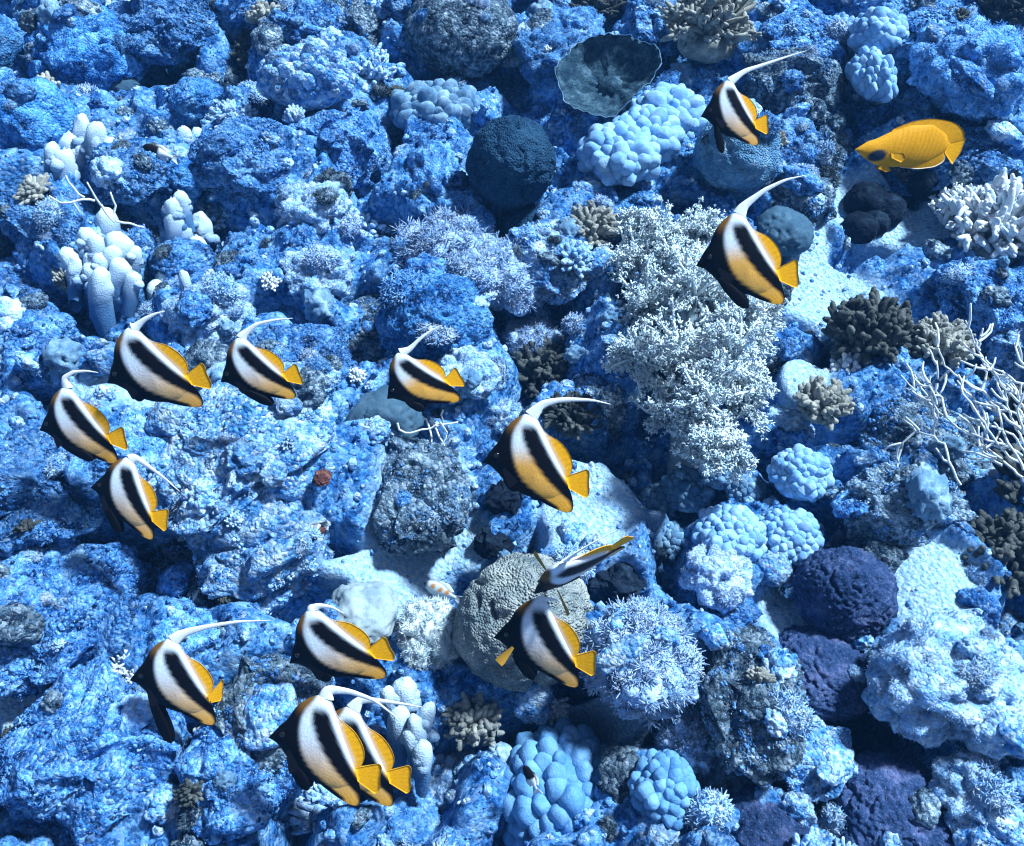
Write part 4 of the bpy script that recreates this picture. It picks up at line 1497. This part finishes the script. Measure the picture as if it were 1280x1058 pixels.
TOPL = [(565, 738), (580, 716), (594, 700), (604, 680), (640, 640), (672, 575), (705, 537), (745, 508), (790, 492), (825, 520), (862, 595), (915, 700), (966, 806)]
BOTL = [(565, 742), (582, 748), (602, 757), (640, 795), (690, 858), (760, 900), (840, 925), (910, 926), (955, 900), (984, 864)]


def sheet(A, B, rows, thick, colfn, edge=None, taper=True):
    """a thin fin between two edges, with real thickness"""
    n = len(A)
    s = np.linspace(0, 1, rows)
    G2 = A[None] * (1 - s)[:, None, None] + B[None] * s[:, None, None]
    p = G2.reshape(-1, 2)
    X = loc2(p)
    th = thick * (1 - .75 * np.repeat(s, n))
    front = np.stack([X[:, 0], -th, X[:, 1]], 1)
    back = np.stack([X[:, 0], th, X[:, 1]], 1)
    i = np.arange(rows * n).reshape(rows, n)
    q = np.stack([i[:-1, :-1].ravel(), i[:-1, 1:].ravel(), i[1:, 1:].ravel(), i[1:, :-1].ravel()], 1)
    m2 = rows * n
    bd = np.concatenate([i[0], i[1:, -1], i[-1, -2::-1], i[-2:0:-1, 0]])
    bn = np.roll(bd, -1)
    rim = np.stack([bd, bd + m2, bn + m2, bn], 1)
    c = colfn(p)
    c = c * (1 - .16 * (.5 + .5 * np.cos(np.tile(np.arange(n), rows) * math.pi))[:, None] * np.repeat(sstep(.2, .8, s), n)[:, None])
    if edge is not None:
        e = sstep(edge, 1, np.repeat(s, n))[:, None]
        c = c * (1 - e) + BLK * e
    return np.concatenate([front, back]), np.concatenate([q[:, ::-1], q + m2, rim]), np.concatenate([c, c])


def body_mesh(topl, botl, colfn, thick, pw=.62):
    n, m2 = 64, 25
    A, B = resample(topl, n, 2), resample(botl, n, 2)
    s = (1 - np.cos(np.linspace(0, math.pi, m2))) / 2
    G2 = A[:, None] * (1 - s)[None, :, None] + B[:, None] * s[None, :, None]
    p = G2.reshape(-1, 2)
    X = loc2(p)
    along = np.repeat(np.linspace(0, 1, n), m2)
    prof = np.interp(along, [0, .06, .2, .4, .6, .8, 1], [.10, .32, .75, 1, .9, .55, .22])
    y = thick * prof * np.clip(np.tile(4 * s * (1 - s), n), 0, 1) ** pw
    f = np.stack([X[:, 0], -y, X[:, 1]], 1)
    b_2 = np.stack([X[:, 0], y, X[:, 1]], 1)
    i = np.arange(n * m2).reshape(n, m2)
    q = np.stack([i[:-1, :-1].ravel(), i[1:, :-1].ravel(), i[1:, 1:].ravel(), i[:-1, 1:].ravel()], 1)
    V = np.concatenate([f, b_2])
    c = colfn(p)
    return V, np.concatenate([q[:, ::-1], q + n * m2]), np.concatenate([c, c])


def finmesh(name, V, F, C):
    return mesh(name, V, F, M['fin'], True, C)


def solid(me):
    import bmesh
    bm = bmesh.new()
    bm.from_mesh(me)
    bmesh.ops.remove_doubles(bm, verts=bm.verts, dist=1e-5)
    bmesh.ops.recalc_face_normals(bm, faces=bm.faces)
    bm.to_mesh(me)
    bm.free()
    return me


DORS_O = [(812, 503), (830, 520), (852, 572), (882, 604), (912, 616), (945, 638), (985, 690), (1003, 740), (1000, 780), (978, 812)]
DORS_I = [(800, 530), (850, 620), (905, 715), (950, 800), (964, 815)]
ANAL_O = [(800, 905), (850, 935), (895, 960), (945, 983), (985, 992), (1006, 985), (1008, 950), (1000, 905), (986, 866)]
ANAL_I = [(800, 880), (850, 895), (910, 895), (955, 885), (974, 858)]


def eye_part(root, x, y, side, r, yoff):
    V, F = ico(2)
    X = loc2((x, y))[0]
    P = V * [r, r * .45, r] + [X[0], side * yoff, X[1]]
    ob('eye', mesh('eye', P, F, M['eye']), root)


def clear_of(pts):
    best = 9.0
    Cn = np.array([p for p, _ in TAKEN])
    rd = np.array([r for _, r in TAKEN])
    for p in pts:
        d = ray(*p)
        oc = Cn - CAM
        b_2 = oc @ d
        disc = b_2 * b_2 - (oc * oc).sum(1) + rd * rd
        ok = disc > 0
        if ok.any():
            best = min(best, float((b_2[ok] - np.sqrt(disc[ok])).min()))
    return best


def pose_axes(v):
    th, ya, ro = v[:3]
    e1 = np.array([math.cos(ya), 0, math.sin(ya)])
    e2 = np.array([0, 1.0, 0])

    def spin(e):
        x, y, z = e
        y, z = y * math.cos(ro) - z * math.sin(ro), y * math.sin(ro) + z * math.cos(ro)
        return np.array([x * math.cos(th) - y * math.sin(th), x * math.sin(th) + y * math.cos(th), z])
    return spin(e1), spin(e2)


def fit_pose(tpl, I2, wts):
    """the fish's heading, turn and roll that best put its markings where they are seen"""
    def res(v):
        e1, e2 = pose_axes(v)
        p = (tpl[:, :1] * [e1[0], -e1[1]] + tpl[:, 1:] * [e2[0], -e2[1]]) * math.exp(v[3]) + v[4:6]
        return np.concatenate([((p - I2) * wts).ravel(), [52 * v[1], 75 * (v[2] - .22)]])
    best = None
    for y0 in (-.5, .5):
        v = np.array([0, y0, .22, math.log(105), *I2.mean(0)])
        lam = 1.0
        r = res(v)
        for _ in range(80):
            J = np.stack([(res(v + np.eye(6)[k] * 1e-4) - r) / 1e-4 for k in range(6)], 1)
            H = J.T @ J
            dv = -np.linalg.solve(H + lam * np.diag(np.diag(H) + 1e-6), J.T @ r)
            rn = res(v + dv)
            if rn @ rn < r @ r:
                v, r, lam = v + dv, rn, lam * .5
            else:
                lam *= 3
        if best is None or r @ r < best[0]:
            best = (r @ r, v)
    v = best[1]
    return (*pose_axes(v), math.exp(v[3]), v[4:6])


MARK = dict(S=(568, 738), K=(975, 838), D=(790, 492), A=(1005, 988), B=(785, 545), F=(985, 690), H=(694, 655), L=(740, 815), T1=(1083, 764), T2=(1074, 916), E=(985, 895))


def bannerfish(px, unit=.15, banner=None, pelvic=None, pectoral=None, tailbend=0., warm=1., size=None, pose=None, deep=None):
    """px: spots in the photograph of snout, tail base, top of back and tip of the rear belly fin"""
    if pose is None:
        org, mag, marks = px
        names = [n_ for n_ in marks if marks[n_]]
        tpl = loc2([MARK[n_] for n_ in names])
        I2 = np.array([(org[0] + marks[n_][0] / mag, org[1] + marks[n_][1] / mag) for n_ in names])
        px = I2
        wts = np.array([.35 if n_ in ('S', 'T1', 'T2') else 1.0 for n_ in names])[:, None]
        e1, e2, s, c0 = fit_pose(tpl, I2, wts)
        sol = np.array([[e1[0], -e1[1]], [e2[0], -e2[1]]]) * s
        invM = np.linalg.inv(np.stack([sol[0], sol[1]], 1))
    else:
        e1, e2, s, c0 = pose
        e1, e2 = np.array(e1, float), np.array(e2, float)
        e1 /= np.linalg.norm(e1)
        e2 -= e1 * (e1 @ e2)
        e2 /= np.linalg.norm(e2)
        c0 = np.array(c0, float)
        invM = None
    # camera axes: right, up, toward the camera
    W1 = e1[0] * RIGHT + e1[1] * UPV - e1[2] * FWD
    W2 = e2[0] * RIGHT + e2[1] * UPV - e2[2] * FWD
    W3 = np.cross(W2, W1)
    _, tg = ground_point(c0[0], c0[1])
    d = ray(*c0)
    cz = d @ FWD
    dep = FPX * unit / s
    tt = dep / cz
    if px is not None:
        tg = min([tg] + [ground_point(*p)[1] + .04 for p in px])
    tt = min(tt, tg - .14, clear_of([c0] + ([(672, 735), (700, 720), (760, 680)] if px is None else [tuple(p) for p in px] + list(banner or [])[:2])) - (.06 if px is not None else .17))
    sc = s * tt * cz / FPX
    root = bpy.data.objects.new('bannerfish', None)
    COL.objects.link(root)
    Mx = Matrix(((W1[0], W3[0], W2[0]), (W1[1], W3[1], W2[1]), (W1[2], W3[2], W2[2])))
    root.matrix_world = Matrix.Translation(CAM + d * tt) @ Mx.to_4x4() @ Matrix.Diagonal((sc, sc, sc, 1))
    fn = lambda p: skin(p, warm)

    def bd():
        V, F, C = body_mesh(TOPL, BOTL, fn, .095)
        return solid(mesh('body', V, F, M['skin'], True, C))
    ob('body', cached(('bf_body', warm), bd), root)
    ob('dorsal_fin', cached(('bf_dor', warm), lambda: finmesh('dorsal_fin', *sheet(resample(DORS_I, 26, 1), resample(DORS_O, 26, 2), 10, .016, fn))), root)
    V, F, C = sheet(resample(ANAL_I, 26, 1), resample(ANAL_O, 26, 2), 10, .02, fn, .86)
    ob('anal_fin', cached(('bf_anal', warm), lambda: mesh('anal_fin', V, F, M['fin'], True, C)), root)
    # tail, hinged at its base
    A_ = resample([(966, 808), (984, 866)], 14)
    B_ = resample([(1068, 768), (1084, 775), (1084, 800), (1080, 840), (1086, 872), (1082, 906), (1064, 914)], 14, 1)
    V, F, C = sheet(A_, B_, 8, .014, lambda p: np.repeat(YEL[None], len(p), 0))
    x0 = loc2((975, 838))[0, 0]
    V = V.copy()
    dx = V[:, 0] - x0
    V[:, 0], V[:, 1] = x0 + dx * math.cos(tailbend), V[:, 1] + dx * math.sin(tailbend)
    ob('tail_fin', mesh('tail_fin', V, F, M['fin'], True, C), root)
    # the long white banner
    bl = [(800, 505), (850, 455), (920, 437), (1000, 432), (1100, 437), (1180, 455)]
    if banner is not None and invM is not None:
        Lc = (np.array(banner, float) - c0) @ invM.T
        cp = np.concatenate([loc2([(800, 508)]), Lc])
    elif banner is not None:
        cp = np.array(banner, float)
    else:
        cp = loc2(bl)
    cc = resample(cp, 30, 4)
    T = np.gradient(cc, axis=0)
    T /= np.linalg.norm(T, axis=1)[:, None]
    Nn_ = np.stack([-T[:, 1], T[:, 0]], 1)
    wd = np.interp(np.linspace(0, 1, 30), [0, .15, .35, .7, 1], [.085, .05, .032, .018, .004])
    th = np.interp(np.linspace(0, 1, 30), [0, .2, 1], [.022, .010, .003])
    V, F = [], []
    ang = np.arange(8) * math.pi / 4
    for q in range(30):
        for a in ang:
            o2 = cc[q] + Nn_[q] * wd[q] * math.cos(a)
            V.append((o2[0], th[q] * math.sin(a), o2[1]))
    j = np.arange(8)
    for q in range(29):
        F.append(np.stack([q * 8 + j, q * 8 + (j + 1) % 8, q * 8 + 8 + (j + 1) % 8, q * 8 + 8 + j], 1))
    V = np.array(V)
    ob('banner_fin', mesh('banner_fin', V, np.concatenate(F), M['fin'], True, np.repeat(np.array([[.86, .92, .97]]), len(V), 0)), root)
    # black pelvic fins
    if pelvic is not None and invM is not None:
        pt = ((np.array([pelvic], float) - c0) @ invM.T)[0]
    else:
        pt = loc2((745, 925))[0] if pelvic is None else np.array(pelvic)
    p0 = loc2((672, 815))[0]
    for sd_ in (-1, 1):
        s_ = np.linspace(0, 1, 12)
        ctr = p0[None] * (1 - s_)[:, None] + pt[None] * s_[:, None] + (0 if sd_ < 0 else .015)
        dv = pt - p0
        nn = np.array([-dv[1], dv[0]]) / (np.linalg.norm(dv) + 1e-6)
        wdt = np.interp(s_, [0, .3, .7, .9, 1], [.03, .062, .075, .055, .015])
        V, F = [], []
        for q in range(12):
            for a in np.arange(6) * math.pi / 3:
                o2 = ctr[q] + nn * wdt[q] * math.cos(a)
                V.append((o2[0], sd_ * (.05 - .02 * s_[q]) + .010 * math.sin(a), o2[1]))
        j = np.arange(6)
        for q in range(11):
            F.append(np.stack([q * 6 + j, q * 6 + (j + 1) % 6, q * 6 + 6 + (j + 1) % 6, q * 6 + 6 + j], 1))
        V = np.array(V)
        ob('pelvic_fin', mesh('pelvic_fin', V, np.concatenate(F), M['fin'], True, np.repeat(BLK[None], len(V), 0)), root)
    # pectoral fins: near side and far side
    for sd_ in (-1, 1):
        tip = np.array(loc2((790, 800))[0]) if not pectoral else .75 * np.array(pectoral[0]) + .25 * loc2((668, 760))[0]
        out = .10 if not pectoral else pectoral[1]
        p1 = loc2((668, 760))[0]
        if not pectoral:
            tip = loc2((720, 830))[0]
        V, F, C = [], [], []
        n2 = 7
        a0 = np.array([p1[0], sd_ * .098, p1[1]])
        dv = np.array([tip[0], sd_ * (.098 + out), tip[1]]) - a0
        pr = np.cross(dv, [0, 1, 0])
        pr /= np.linalg.norm(pr) + 1e-6
        for q in range(n2):
            s_ = q / (n2 - 1)
            wq = .018 + .05 * s_ * (1 if s_ < .9 else .75)
            for z in (-1, 0, 1):
                V.append(a0 + dv * s_ + pr * wq * z)
        V = np.array(V)
        V = np.concatenate([V, V + [0, .004 * sd_, 0]])
        i = np.arange(n2 * 3).reshape(n2, 3)
        q = np.stack([i[:-1, :-1].ravel(), i[1:, :-1].ravel(), i[1:, 1:].ravel(), i[:-1, 1:].ravel()], 1)
        cpf = np.array([.40, .22, .03]) if pectoral else BLK * 2
        ob('pectoral_fin', mesh('pectoral_fin', V, np.concatenate([q, q[:, ::-1] + n2 * 3]), M['fin'], True, np.repeat(cpf[None], len(V), 0)), root)
    for sd_ in (-1, 1):
        eye_part(root, 632, 700, sd_, .030, .066)
    return root


C4, C5, C6, C7, C8 = ((840, 40), 2.94), ((460, 390), 3.919), ((40, 380), 3.306), ((140, 740), 3.048), ((590, 650), 4.6)
FISH = [
    ((*C4, dict(S=(35, 360), K=(312, 318), D=(235, 180), A=(300, 405), B=(213, 215), F=(335, 240), H=(155, 300), L=(168, 375), T1=(365, 250), T2=(350, 330), E=(300, 352))), [(928, 93), (955, 84), (985, 74), (1005, 68)], (905, 189), None, 0, .7, 'bannerfish swimming above the round pitted coral head'),
    ((*C4, dict(S=(70, 890), K=(395, 890), D=(235, 680), A=(430, 1000), B=(225, 715), F=(418, 800), H=(175, 790), L=(190, 890), T1=(480, 820), T2=(465, 920), E=(395, 905))), [(925, 262), (950, 243), (975, 231), (998, 226)], (938, 383), None, 0, 1, 'bannerfish hanging in front of the top of the big bushy soft coral'),
    ((*C6, dict(S=(300, 290), K=(668, 325), D=(430, 130), A=(708, 385), B=(415, 165), F=(650, 250), H=(358, 215), L=(410, 300), T1=(700, 235), T2=(715, 370), E=(690, 350))), [(173, 414), (188, 402), (203, 395), (215, 392)], (178, 497), None, 0, .75, 'bannerfish with short curved banner, ahead of the smaller one beside it above the mound'),
    ((*C6, dict(S=(780, 290), K=(1060, 300), D=(862, 165), A=(1095, 370), B=(860, 195), F=(1050, 255), H=(825, 225), L=(850, 300), T1=(1100, 265), T2=(1115, 350), E=(1080, 325))), [(306, 421), (325, 407), (348, 402), (370, 400)], (338, 505), None, 0, .8, 'smallest bannerfish, hovering just above the wide pale mound'),
    ((*C6, dict(S=(62, 500), K=(348, 560), D=(140, 355), A=(340, 645), B=(130, 385), F=(325, 510), H=(105, 430), L=(140, 530), T1=(350, 525), T2=(375, 600), E=(345, 600))), [(86, 474), (100, 466), (117, 465), (131, 467)], (114, 575), None, 0, .8, 'bannerfish with a hooked banner whose tail nearly touches another fish'),
    ((*C6, dict(S=(300, 720), K=(492, 870), D=(405, 612), A=(490, 1005), B=(385, 660), F=(520, 800), H=(345, 740), L=(365, 830), T1=(560, 855), T2=(530, 950), E=(485, 900))), [(172, 571), (190, 583), (210, 598), (228, 614)], (147, 668), None, 0, .7, 'bannerfish heading steeply down with a straight thin banner trailing'),
    ((*C5, dict(S=(65, 445), K=(405, 335), D=(180, 225), A=(460, 410), B=(150, 275), F=(390, 290), H=(110, 305), L=(175, 390), T1=(462, 265), T2=(485, 340), E=(420, 360))), [(513, 438), (525, 426), (540, 415), (554, 408)], (530, 512), None, 0, 1, 'bannerfish above the small tangle of white twigs'),
    ((*C5, MARK), [(676, 506), (695, 501), (715, 500), (740, 501), (761, 506)], (650, 612), None, 0, 1.1, 'large bright bannerfish in the open over sunlit sand'),
    ((*C8, dict(S=(78, 565), K=(620, 810), D=(370, 445), A=(632, 960), B=(340, 520), F=(650, 750), H=(250, 590), L=(300, 690), T1=(735, 800), T2=(695, 975), E=(620, 860))), [(672, 746), (682, 745), (692, 746), (700, 749)], (668, 852), ((-.42, -.36), .12), 0, .7, 'bannerfish with spread yellow side fin before the grey-brown boulder'),
    ((*C7, dict(S=(70, 375), K=(368, 410), D=(255, 165), A=(360, 515), B=(235, 215), F=(412, 290), H=(150, 280), L=(190, 420), E=(358, 445))), [(232, 789), (260, 781), (300, 774), (343, 772)], (207, 936), None, 1.15, .75, 'lone bannerfish with a long straight banner and tail turned edge on'),
    ((*C7, dict(K=(982, 225), D=(770, 80), A=(1080, 330), B=(765, 110), F=(970, 185), H=(728, 150), L=(775, 250), T1=(1000, 155), T2=(1072, 240), E=(1030, 265))), [(393, 758), (403, 754), (418, 756), (432, 764)], (412, 851), None, 0, .8, 'bannerfish with tightly curled banner just above the overlapping pair'),
    ((*C7, dict(K=(1055, 685), D=(900, 400), A=(1045, 820), B=(912, 440), F=(1087, 610), T1=(1125, 680), T2=(1110, 770), E=(1045, 770), H=(835, 575), L=(890, 690))), [(452, 870), (480, 872), (505, 875), (530, 879)], (420, 985), None, 0, .8, 'bannerfish half hidden behind its twin'),
    ((*C7, dict(S=(645, 475), K=(940, 680), D=(790, 365), A=(910, 835), B=(812, 400), F=(963, 550), H=(722, 540), L=(765, 670), T1=(1020, 715), T2=(975, 825), E=(925, 750))), [(412, 858), (440, 860), (470, 870), (498, 892)], (384, 990), None, 0, .8, 'foremost bannerfish of the overlapping pair, hiding most of its twin'),
]
for k, (px, bn, pel, pec, tb_, warm_, lab) in enumerate(FISH):
    o = bannerfish(px, .15 if k != 12 else .140, bn, pel, pec, tb_, warm_)
    tag(o, lab, 'fish', 'bannerfish shoal over the reef')
# the one seen from above, its back to the camera
o = bannerfish(None, .15, [(0, .58), (.12, .64), (.32, .66), (.62, .62)], None, ((-.30, -.1), .30), 0, .6, pose=((.86, .50, .02), (-.24, .26, .94), 114, (716, 711)))
tag(o, 'bannerfish seen from above with both fins out over the boulder', 'fish', 'bannerfish shoal over the reef')


# ---- yellow butterflyfish (its own outline, drawn in the same way)
def butterfly():
    global TO, TA, TP, TU
    keep = TO, TA, TP, TU
    TO, TU = np.array([870., 420.]), 345.
    TA = np.array([1.0, -.02]) / math.hypot(1, .02)
    TP = np.array([TA[1], -TA[0]])
    top = [(666, 440), (690, 425), (708, 412), (740, 402), (800, 372), (860, 350), (950, 340), (1000, 362), (1022, 400)]
    bot = [(668, 444), (690, 458), (725, 478), (765, 492), (810, 494), (880, 488), (950, 476), (990, 452), (1014, 432)]
    Y1, Y2, DK = np.array([.66, .31, .010]), np.array([.40, .17, .008]), np.array([.02, .035, .06])

    def col(p):
        x, y = p[:, 0], p[:, 1]
        c = np.repeat(Y1[None], len(x), 0)
        ln = (.5 + .5 * np.sin((x + (y - 400) * .25) / 2.9)) ** 2 * sstep(780, 820, x) * (1 - sstep(960, 1010, x)) * (1 - sstep(455, 475, y)) * sstep(335, 365, y)
        c = c * (1 - .45 * ln[:, None]) + Y2 * .45 * ln[:, None]
        e = 1 - sstep(.75, 1.15, np.sqrt(((x - 744) / 34) ** 2 + ((y - 457 - (x - 744) * -.15) / 21) ** 2))
        c = c * (1 - e[:, None]) + DK * e[:, None]
        sn = (1 - sstep(668, 690, x))[:, None] * .6
        return c * (1 - sn) + np.array([.2, .12, .02]) * sn
    root = bpy.data.objects.new('butterflyfish', None)
    COL.objects.link(root)
    V, F, C = body_mesh(top, bot, col, .085)
    ob('body', solid(mesh('body', V, F, M['skin'], True, C)), root)
    V, F, C = sheet(resample([(800, 385), (860, 362), (950, 352), (1000, 375), (1018, 405)], 26), resample([(795, 370), (830, 352), (880, 334), (950, 322), (1030, 330), (1070, 350), (1089, 376), (1072, 400), (1030, 412)], 26, 2), 8, .018, col)
    ob('dorsal_fin', mesh('dorsal_fin', V, F, M['fin'], True, C), root)
    V, F, C = sheet(resample([(860, 478), (950, 465), (1005, 435)], 22), resample([(850, 494), (920, 496), (985, 486), (1022, 464), (1020, 440), (1008, 430)], 22, 2), 8, .018, col)
    e = np.tile(np.repeat(sstep(.85, 1, np.linspace(0, 1, 8)), 22), 2)[:, None]
    C = C * (1 - e) + np.array([.9, .85, .7]) * e
    ob('anal_fin', mesh('anal_fin', V, F, M['fin'], True, C), root)
    V, F, C = sheet(resample([(1012, 408), (1012, 436)], 12), resample([(1088, 384), (1078, 430), (1052, 474)], 12), 8, .012, lambda p: np.repeat(YEL[None] * .92, len(p), 0))
    ob('tail_fin', mesh('tail_fin', V, F, M['fin'], True, C), root)
    for sd_ in (-1, 1):
        V, F, C = sheet(resample([(780, 470), (792, 490)], 6), resample([(760, 500), (795, 512), (812, 505)], 6), 5, .01, col)
        V = V + [0, sd_ * .03, 0]
        ob('pelvic_fin', mesh('pelvic_fin', V, F, M['fin'], True, C), root)
        V, F, C = sheet(resample([(790, 445), (795, 462)], 6), resample([(840, 445), (850, 462), (835, 476)], 6), 5, .008, col)
        V = V + [0, sd_ * .075, 0]
        ob('pectoral_fin', mesh('pectoral_fin', V, F, M['fin'], True, C), root)
        eye_part(root, 735, 452, sd_, .022, .055)
    TO, TA, TP, TU = keep
    c0 = (840 + 870 / 2.94, 40 + 420 / 2.94)
    _, tg = ground_point(*c0)
    d = ray(*c0)
    tt = min(tg - .3, 2.05)
    sc = (345 / 2.94) * tt * (d @ FWD) / FPX
    e1, e2 = np.array([.985, .02, -.17]), np.array([-.02 + .05, .95, .30])
    e1 /= np.linalg.norm(e1)
    e2 -= e1 * (e1 @ e2)
    e2 /= np.linalg.norm(e2)
    W1, W2 = [e[0] * RIGHT + e[1] * UPV - e[2] * FWD for e in (e1, e2)]
    W3 = np.cross(W2, W1)
    Mx = Matrix(np.stack([W1, W3, W2], 1).tolist())
    root.matrix_world = Matrix.Translation(CAM + d * tt) @ Mx.to_4x4() @ Matrix.Diagonal((sc * 1.03, sc, sc * 1.05, 1))
    return tag(root, 'plain yellow butterflyfish with a dark blue cheek patch over pale sand', 'fish')


butterfly()


# ---- small reef fish
def small_fish(px, py, L_px, ang, colfn, label, name, lift=.06, away=.2, deep=.36):
    s = np.linspace(0, 1, 26)
    hgt = np.interp(s, [0, .08, .3, .5, .75, .88, 1], [.02, .12, deep / 2, deep / 2 * .98, .10, .06, .05])
    n, m2 = 26, 14
    th = np.arange(m2) * 2 * math.pi / m2
    V = np.stack([np.repeat(s - .5, m2), (hgt[:, None] * .5 * np.sin(th)[None]).ravel(), (hgt[:, None] * np.cos(th)[None]).ravel()], 1)
    i = np.arange(n * m2).reshape(n, m2)
    j = np.roll(i, -1, 1)
    F = np.stack([i[:-1].ravel(), i[1:].ravel(), j[1:].ravel(), j[:-1].ravel()], 1)
    root = bpy.data.objects.new(name, None)
    COL.objects.link(root)
    ob('body', mesh('body', V, F, M['skin'], True, colfn(V)), root)

    def fin(nm, A, B):
        A, B = np.array(A, float), np.array(B, float)
        G2 = np.concatenate([A, B])
        k = len(A)
        Vf = np.concatenate([np.stack([G2[:, 0], G2[:, 0] * 0 - .012, G2[:, 1]], 1), np.stack([G2[:, 0], G2[:, 0] * 0 + .012, G2[:, 1]], 1)])
        i = np.arange(k - 1)
        q = np.stack([i, i + 1, i + k + 1, i + k], 1)
        e1 = np.stack([i + k, i + k + 1, i + 3 * k + 1, i + 3 * k], 1)
        ob(nm, mesh(nm, Vf, np.concatenate([q, q[:, ::-1] + 2 * k, e1]), M['fin'], True, colfn(Vf)), root)
    fin('tail_fin', [(.44, .05), (.46, 0), (.44, -.05)], [(.72, .16), (.62, 0), (.72, -.16)])
    fin('dorsal_fin', [(-.2, deep * .4), (0, deep * .45), (.3, .08)], [(-.15, deep * .62), (.12, deep * .72), (.36, .16)])
    fin('anal_fin', [(.0, -deep * .45), (.15, -deep * .36), (.32, -.08)], [(.05, -deep * .62), (.2, -deep * .62), (.36, -.16)])
    for sd_ in (-1, 1):
        V2, F2 = ico(1)
        ob('eye', mesh('eye', V2 * [.03, .015, .03] + [-.38, sd_ * .045, .03], F2, M['eye']), root)
    _, tg = ground_point(px, py)
    d = ray(px, py)
    tt = tg - lift
    sc = L_px * tt / FPX
    a = math.radians(ang)
    e1 = np.array([math.cos(a), math.sin(a), -away])
    e2 = np.array([-math.sin(a), math.cos(a), .4])
    if e2[1] < 0:
        e2[:2] *= -1
    e1 /= np.linalg.norm(e1)
    e2 -= e1 * (e1 @ e2)
    e2 /= np.linalg.norm(e2)
    W1, W2 = [e[0] * RIGHT + e[1] * UPV - e[2] * FWD for e in (e1, e2)]
    Mx = Matrix(np.stack([W1, np.cross(W2, W1), W2], 1).tolist())
    root.matrix_world = Matrix.Translation(CAM + d * tt) @ Mx.to_4x4() @ Matrix.Diagonal((sc, sc, sc, 1))
    return tag(root, label, 'fish')


def bw(V):
    k = sstep(-.02, .08, V[:, 0])[:, None]
    return np.array([[.008, .008, .012]]) * (1 - k) + np.array([[.75, .85, .92]]) * k


def wb(V):
    return bw(V * [-1, 1, 1])


def dark(V):
    return np.repeat(np.array([[.01, .012, .02]]), len(V), 0)


def spotted(V):
    c = np.repeat(np.array([[.55, .68, .8]]), len(V), 0)
    for sx in (-.25, -.02, .2):
        e = (1 - sstep(.05, .09, np.hypot(V[:, 0] - sx, V[:, 2] - .07)))[:, None]
        c = c * (1 - e) + np.array([[.55, .22, .03]]) * e
    e = (1 - sstep(-.46, -.36, V[:, 0]))[:, None]
    return c * (1 - e) + np.array([[.02, .02, .04]]) * e


small_fish(197, 190, 34, -20, bw, 'small damselfish, black in front and white behind, beside pale knobs', 'damselfish', .16)
small_fish(663, 972, 34, -65, bw, 'tiny black-headed damselfish over the pale blue lobed coral', 'damselfish', .16)
small_fish(1078, 874, 24, -70, wb, 'tiny white damselfish over the black hollow', 'damselfish', .08)
small_fish(292, 61, 16, -20, dark, 'tiny dark fish over the blue rocks by the ridge', 'damselfish', .10)
small_fish(550, 738, 44, -28, spotted, 'small white toby with orange saddle spots above a dark gap', 'pufferfish', .10, deep=.42)

# ------------------------------------------------------------------ the water's own veil
V_ = np.array([[x, y, z] for x in (-9, 9) for y in (-8, 9) for z in (-3.4, 3.2)], float)
F_ = np.array([[0, 1, 3, 2], [4, 6, 7, 5], [0, 4, 5, 1], [2, 3, 7, 6], [0, 2, 6, 4], [1, 5, 7, 3]])
mh = bpy.data.materials.new('water_haze')
mh.use_nodes = True
t = mh.node_tree
t.nodes.remove(t.nodes['Principled BSDF'])
pvn = t.nodes.new('ShaderNodeVolumePrincipled')
pvn.inputs['Color'].default_value = (.10, .40, 1.0, 1)
pvn.inputs['Density'].default_value = .014
t.links.new(pvn.outputs[0], t.nodes['Material Output'].inputs['Volume'])
hz = ob('haze', mesh('haze', V_, F_, mh, False))
tag(hz, 'thin blue veil of sea water over the whole reef', 'haze', None, 'stuff')
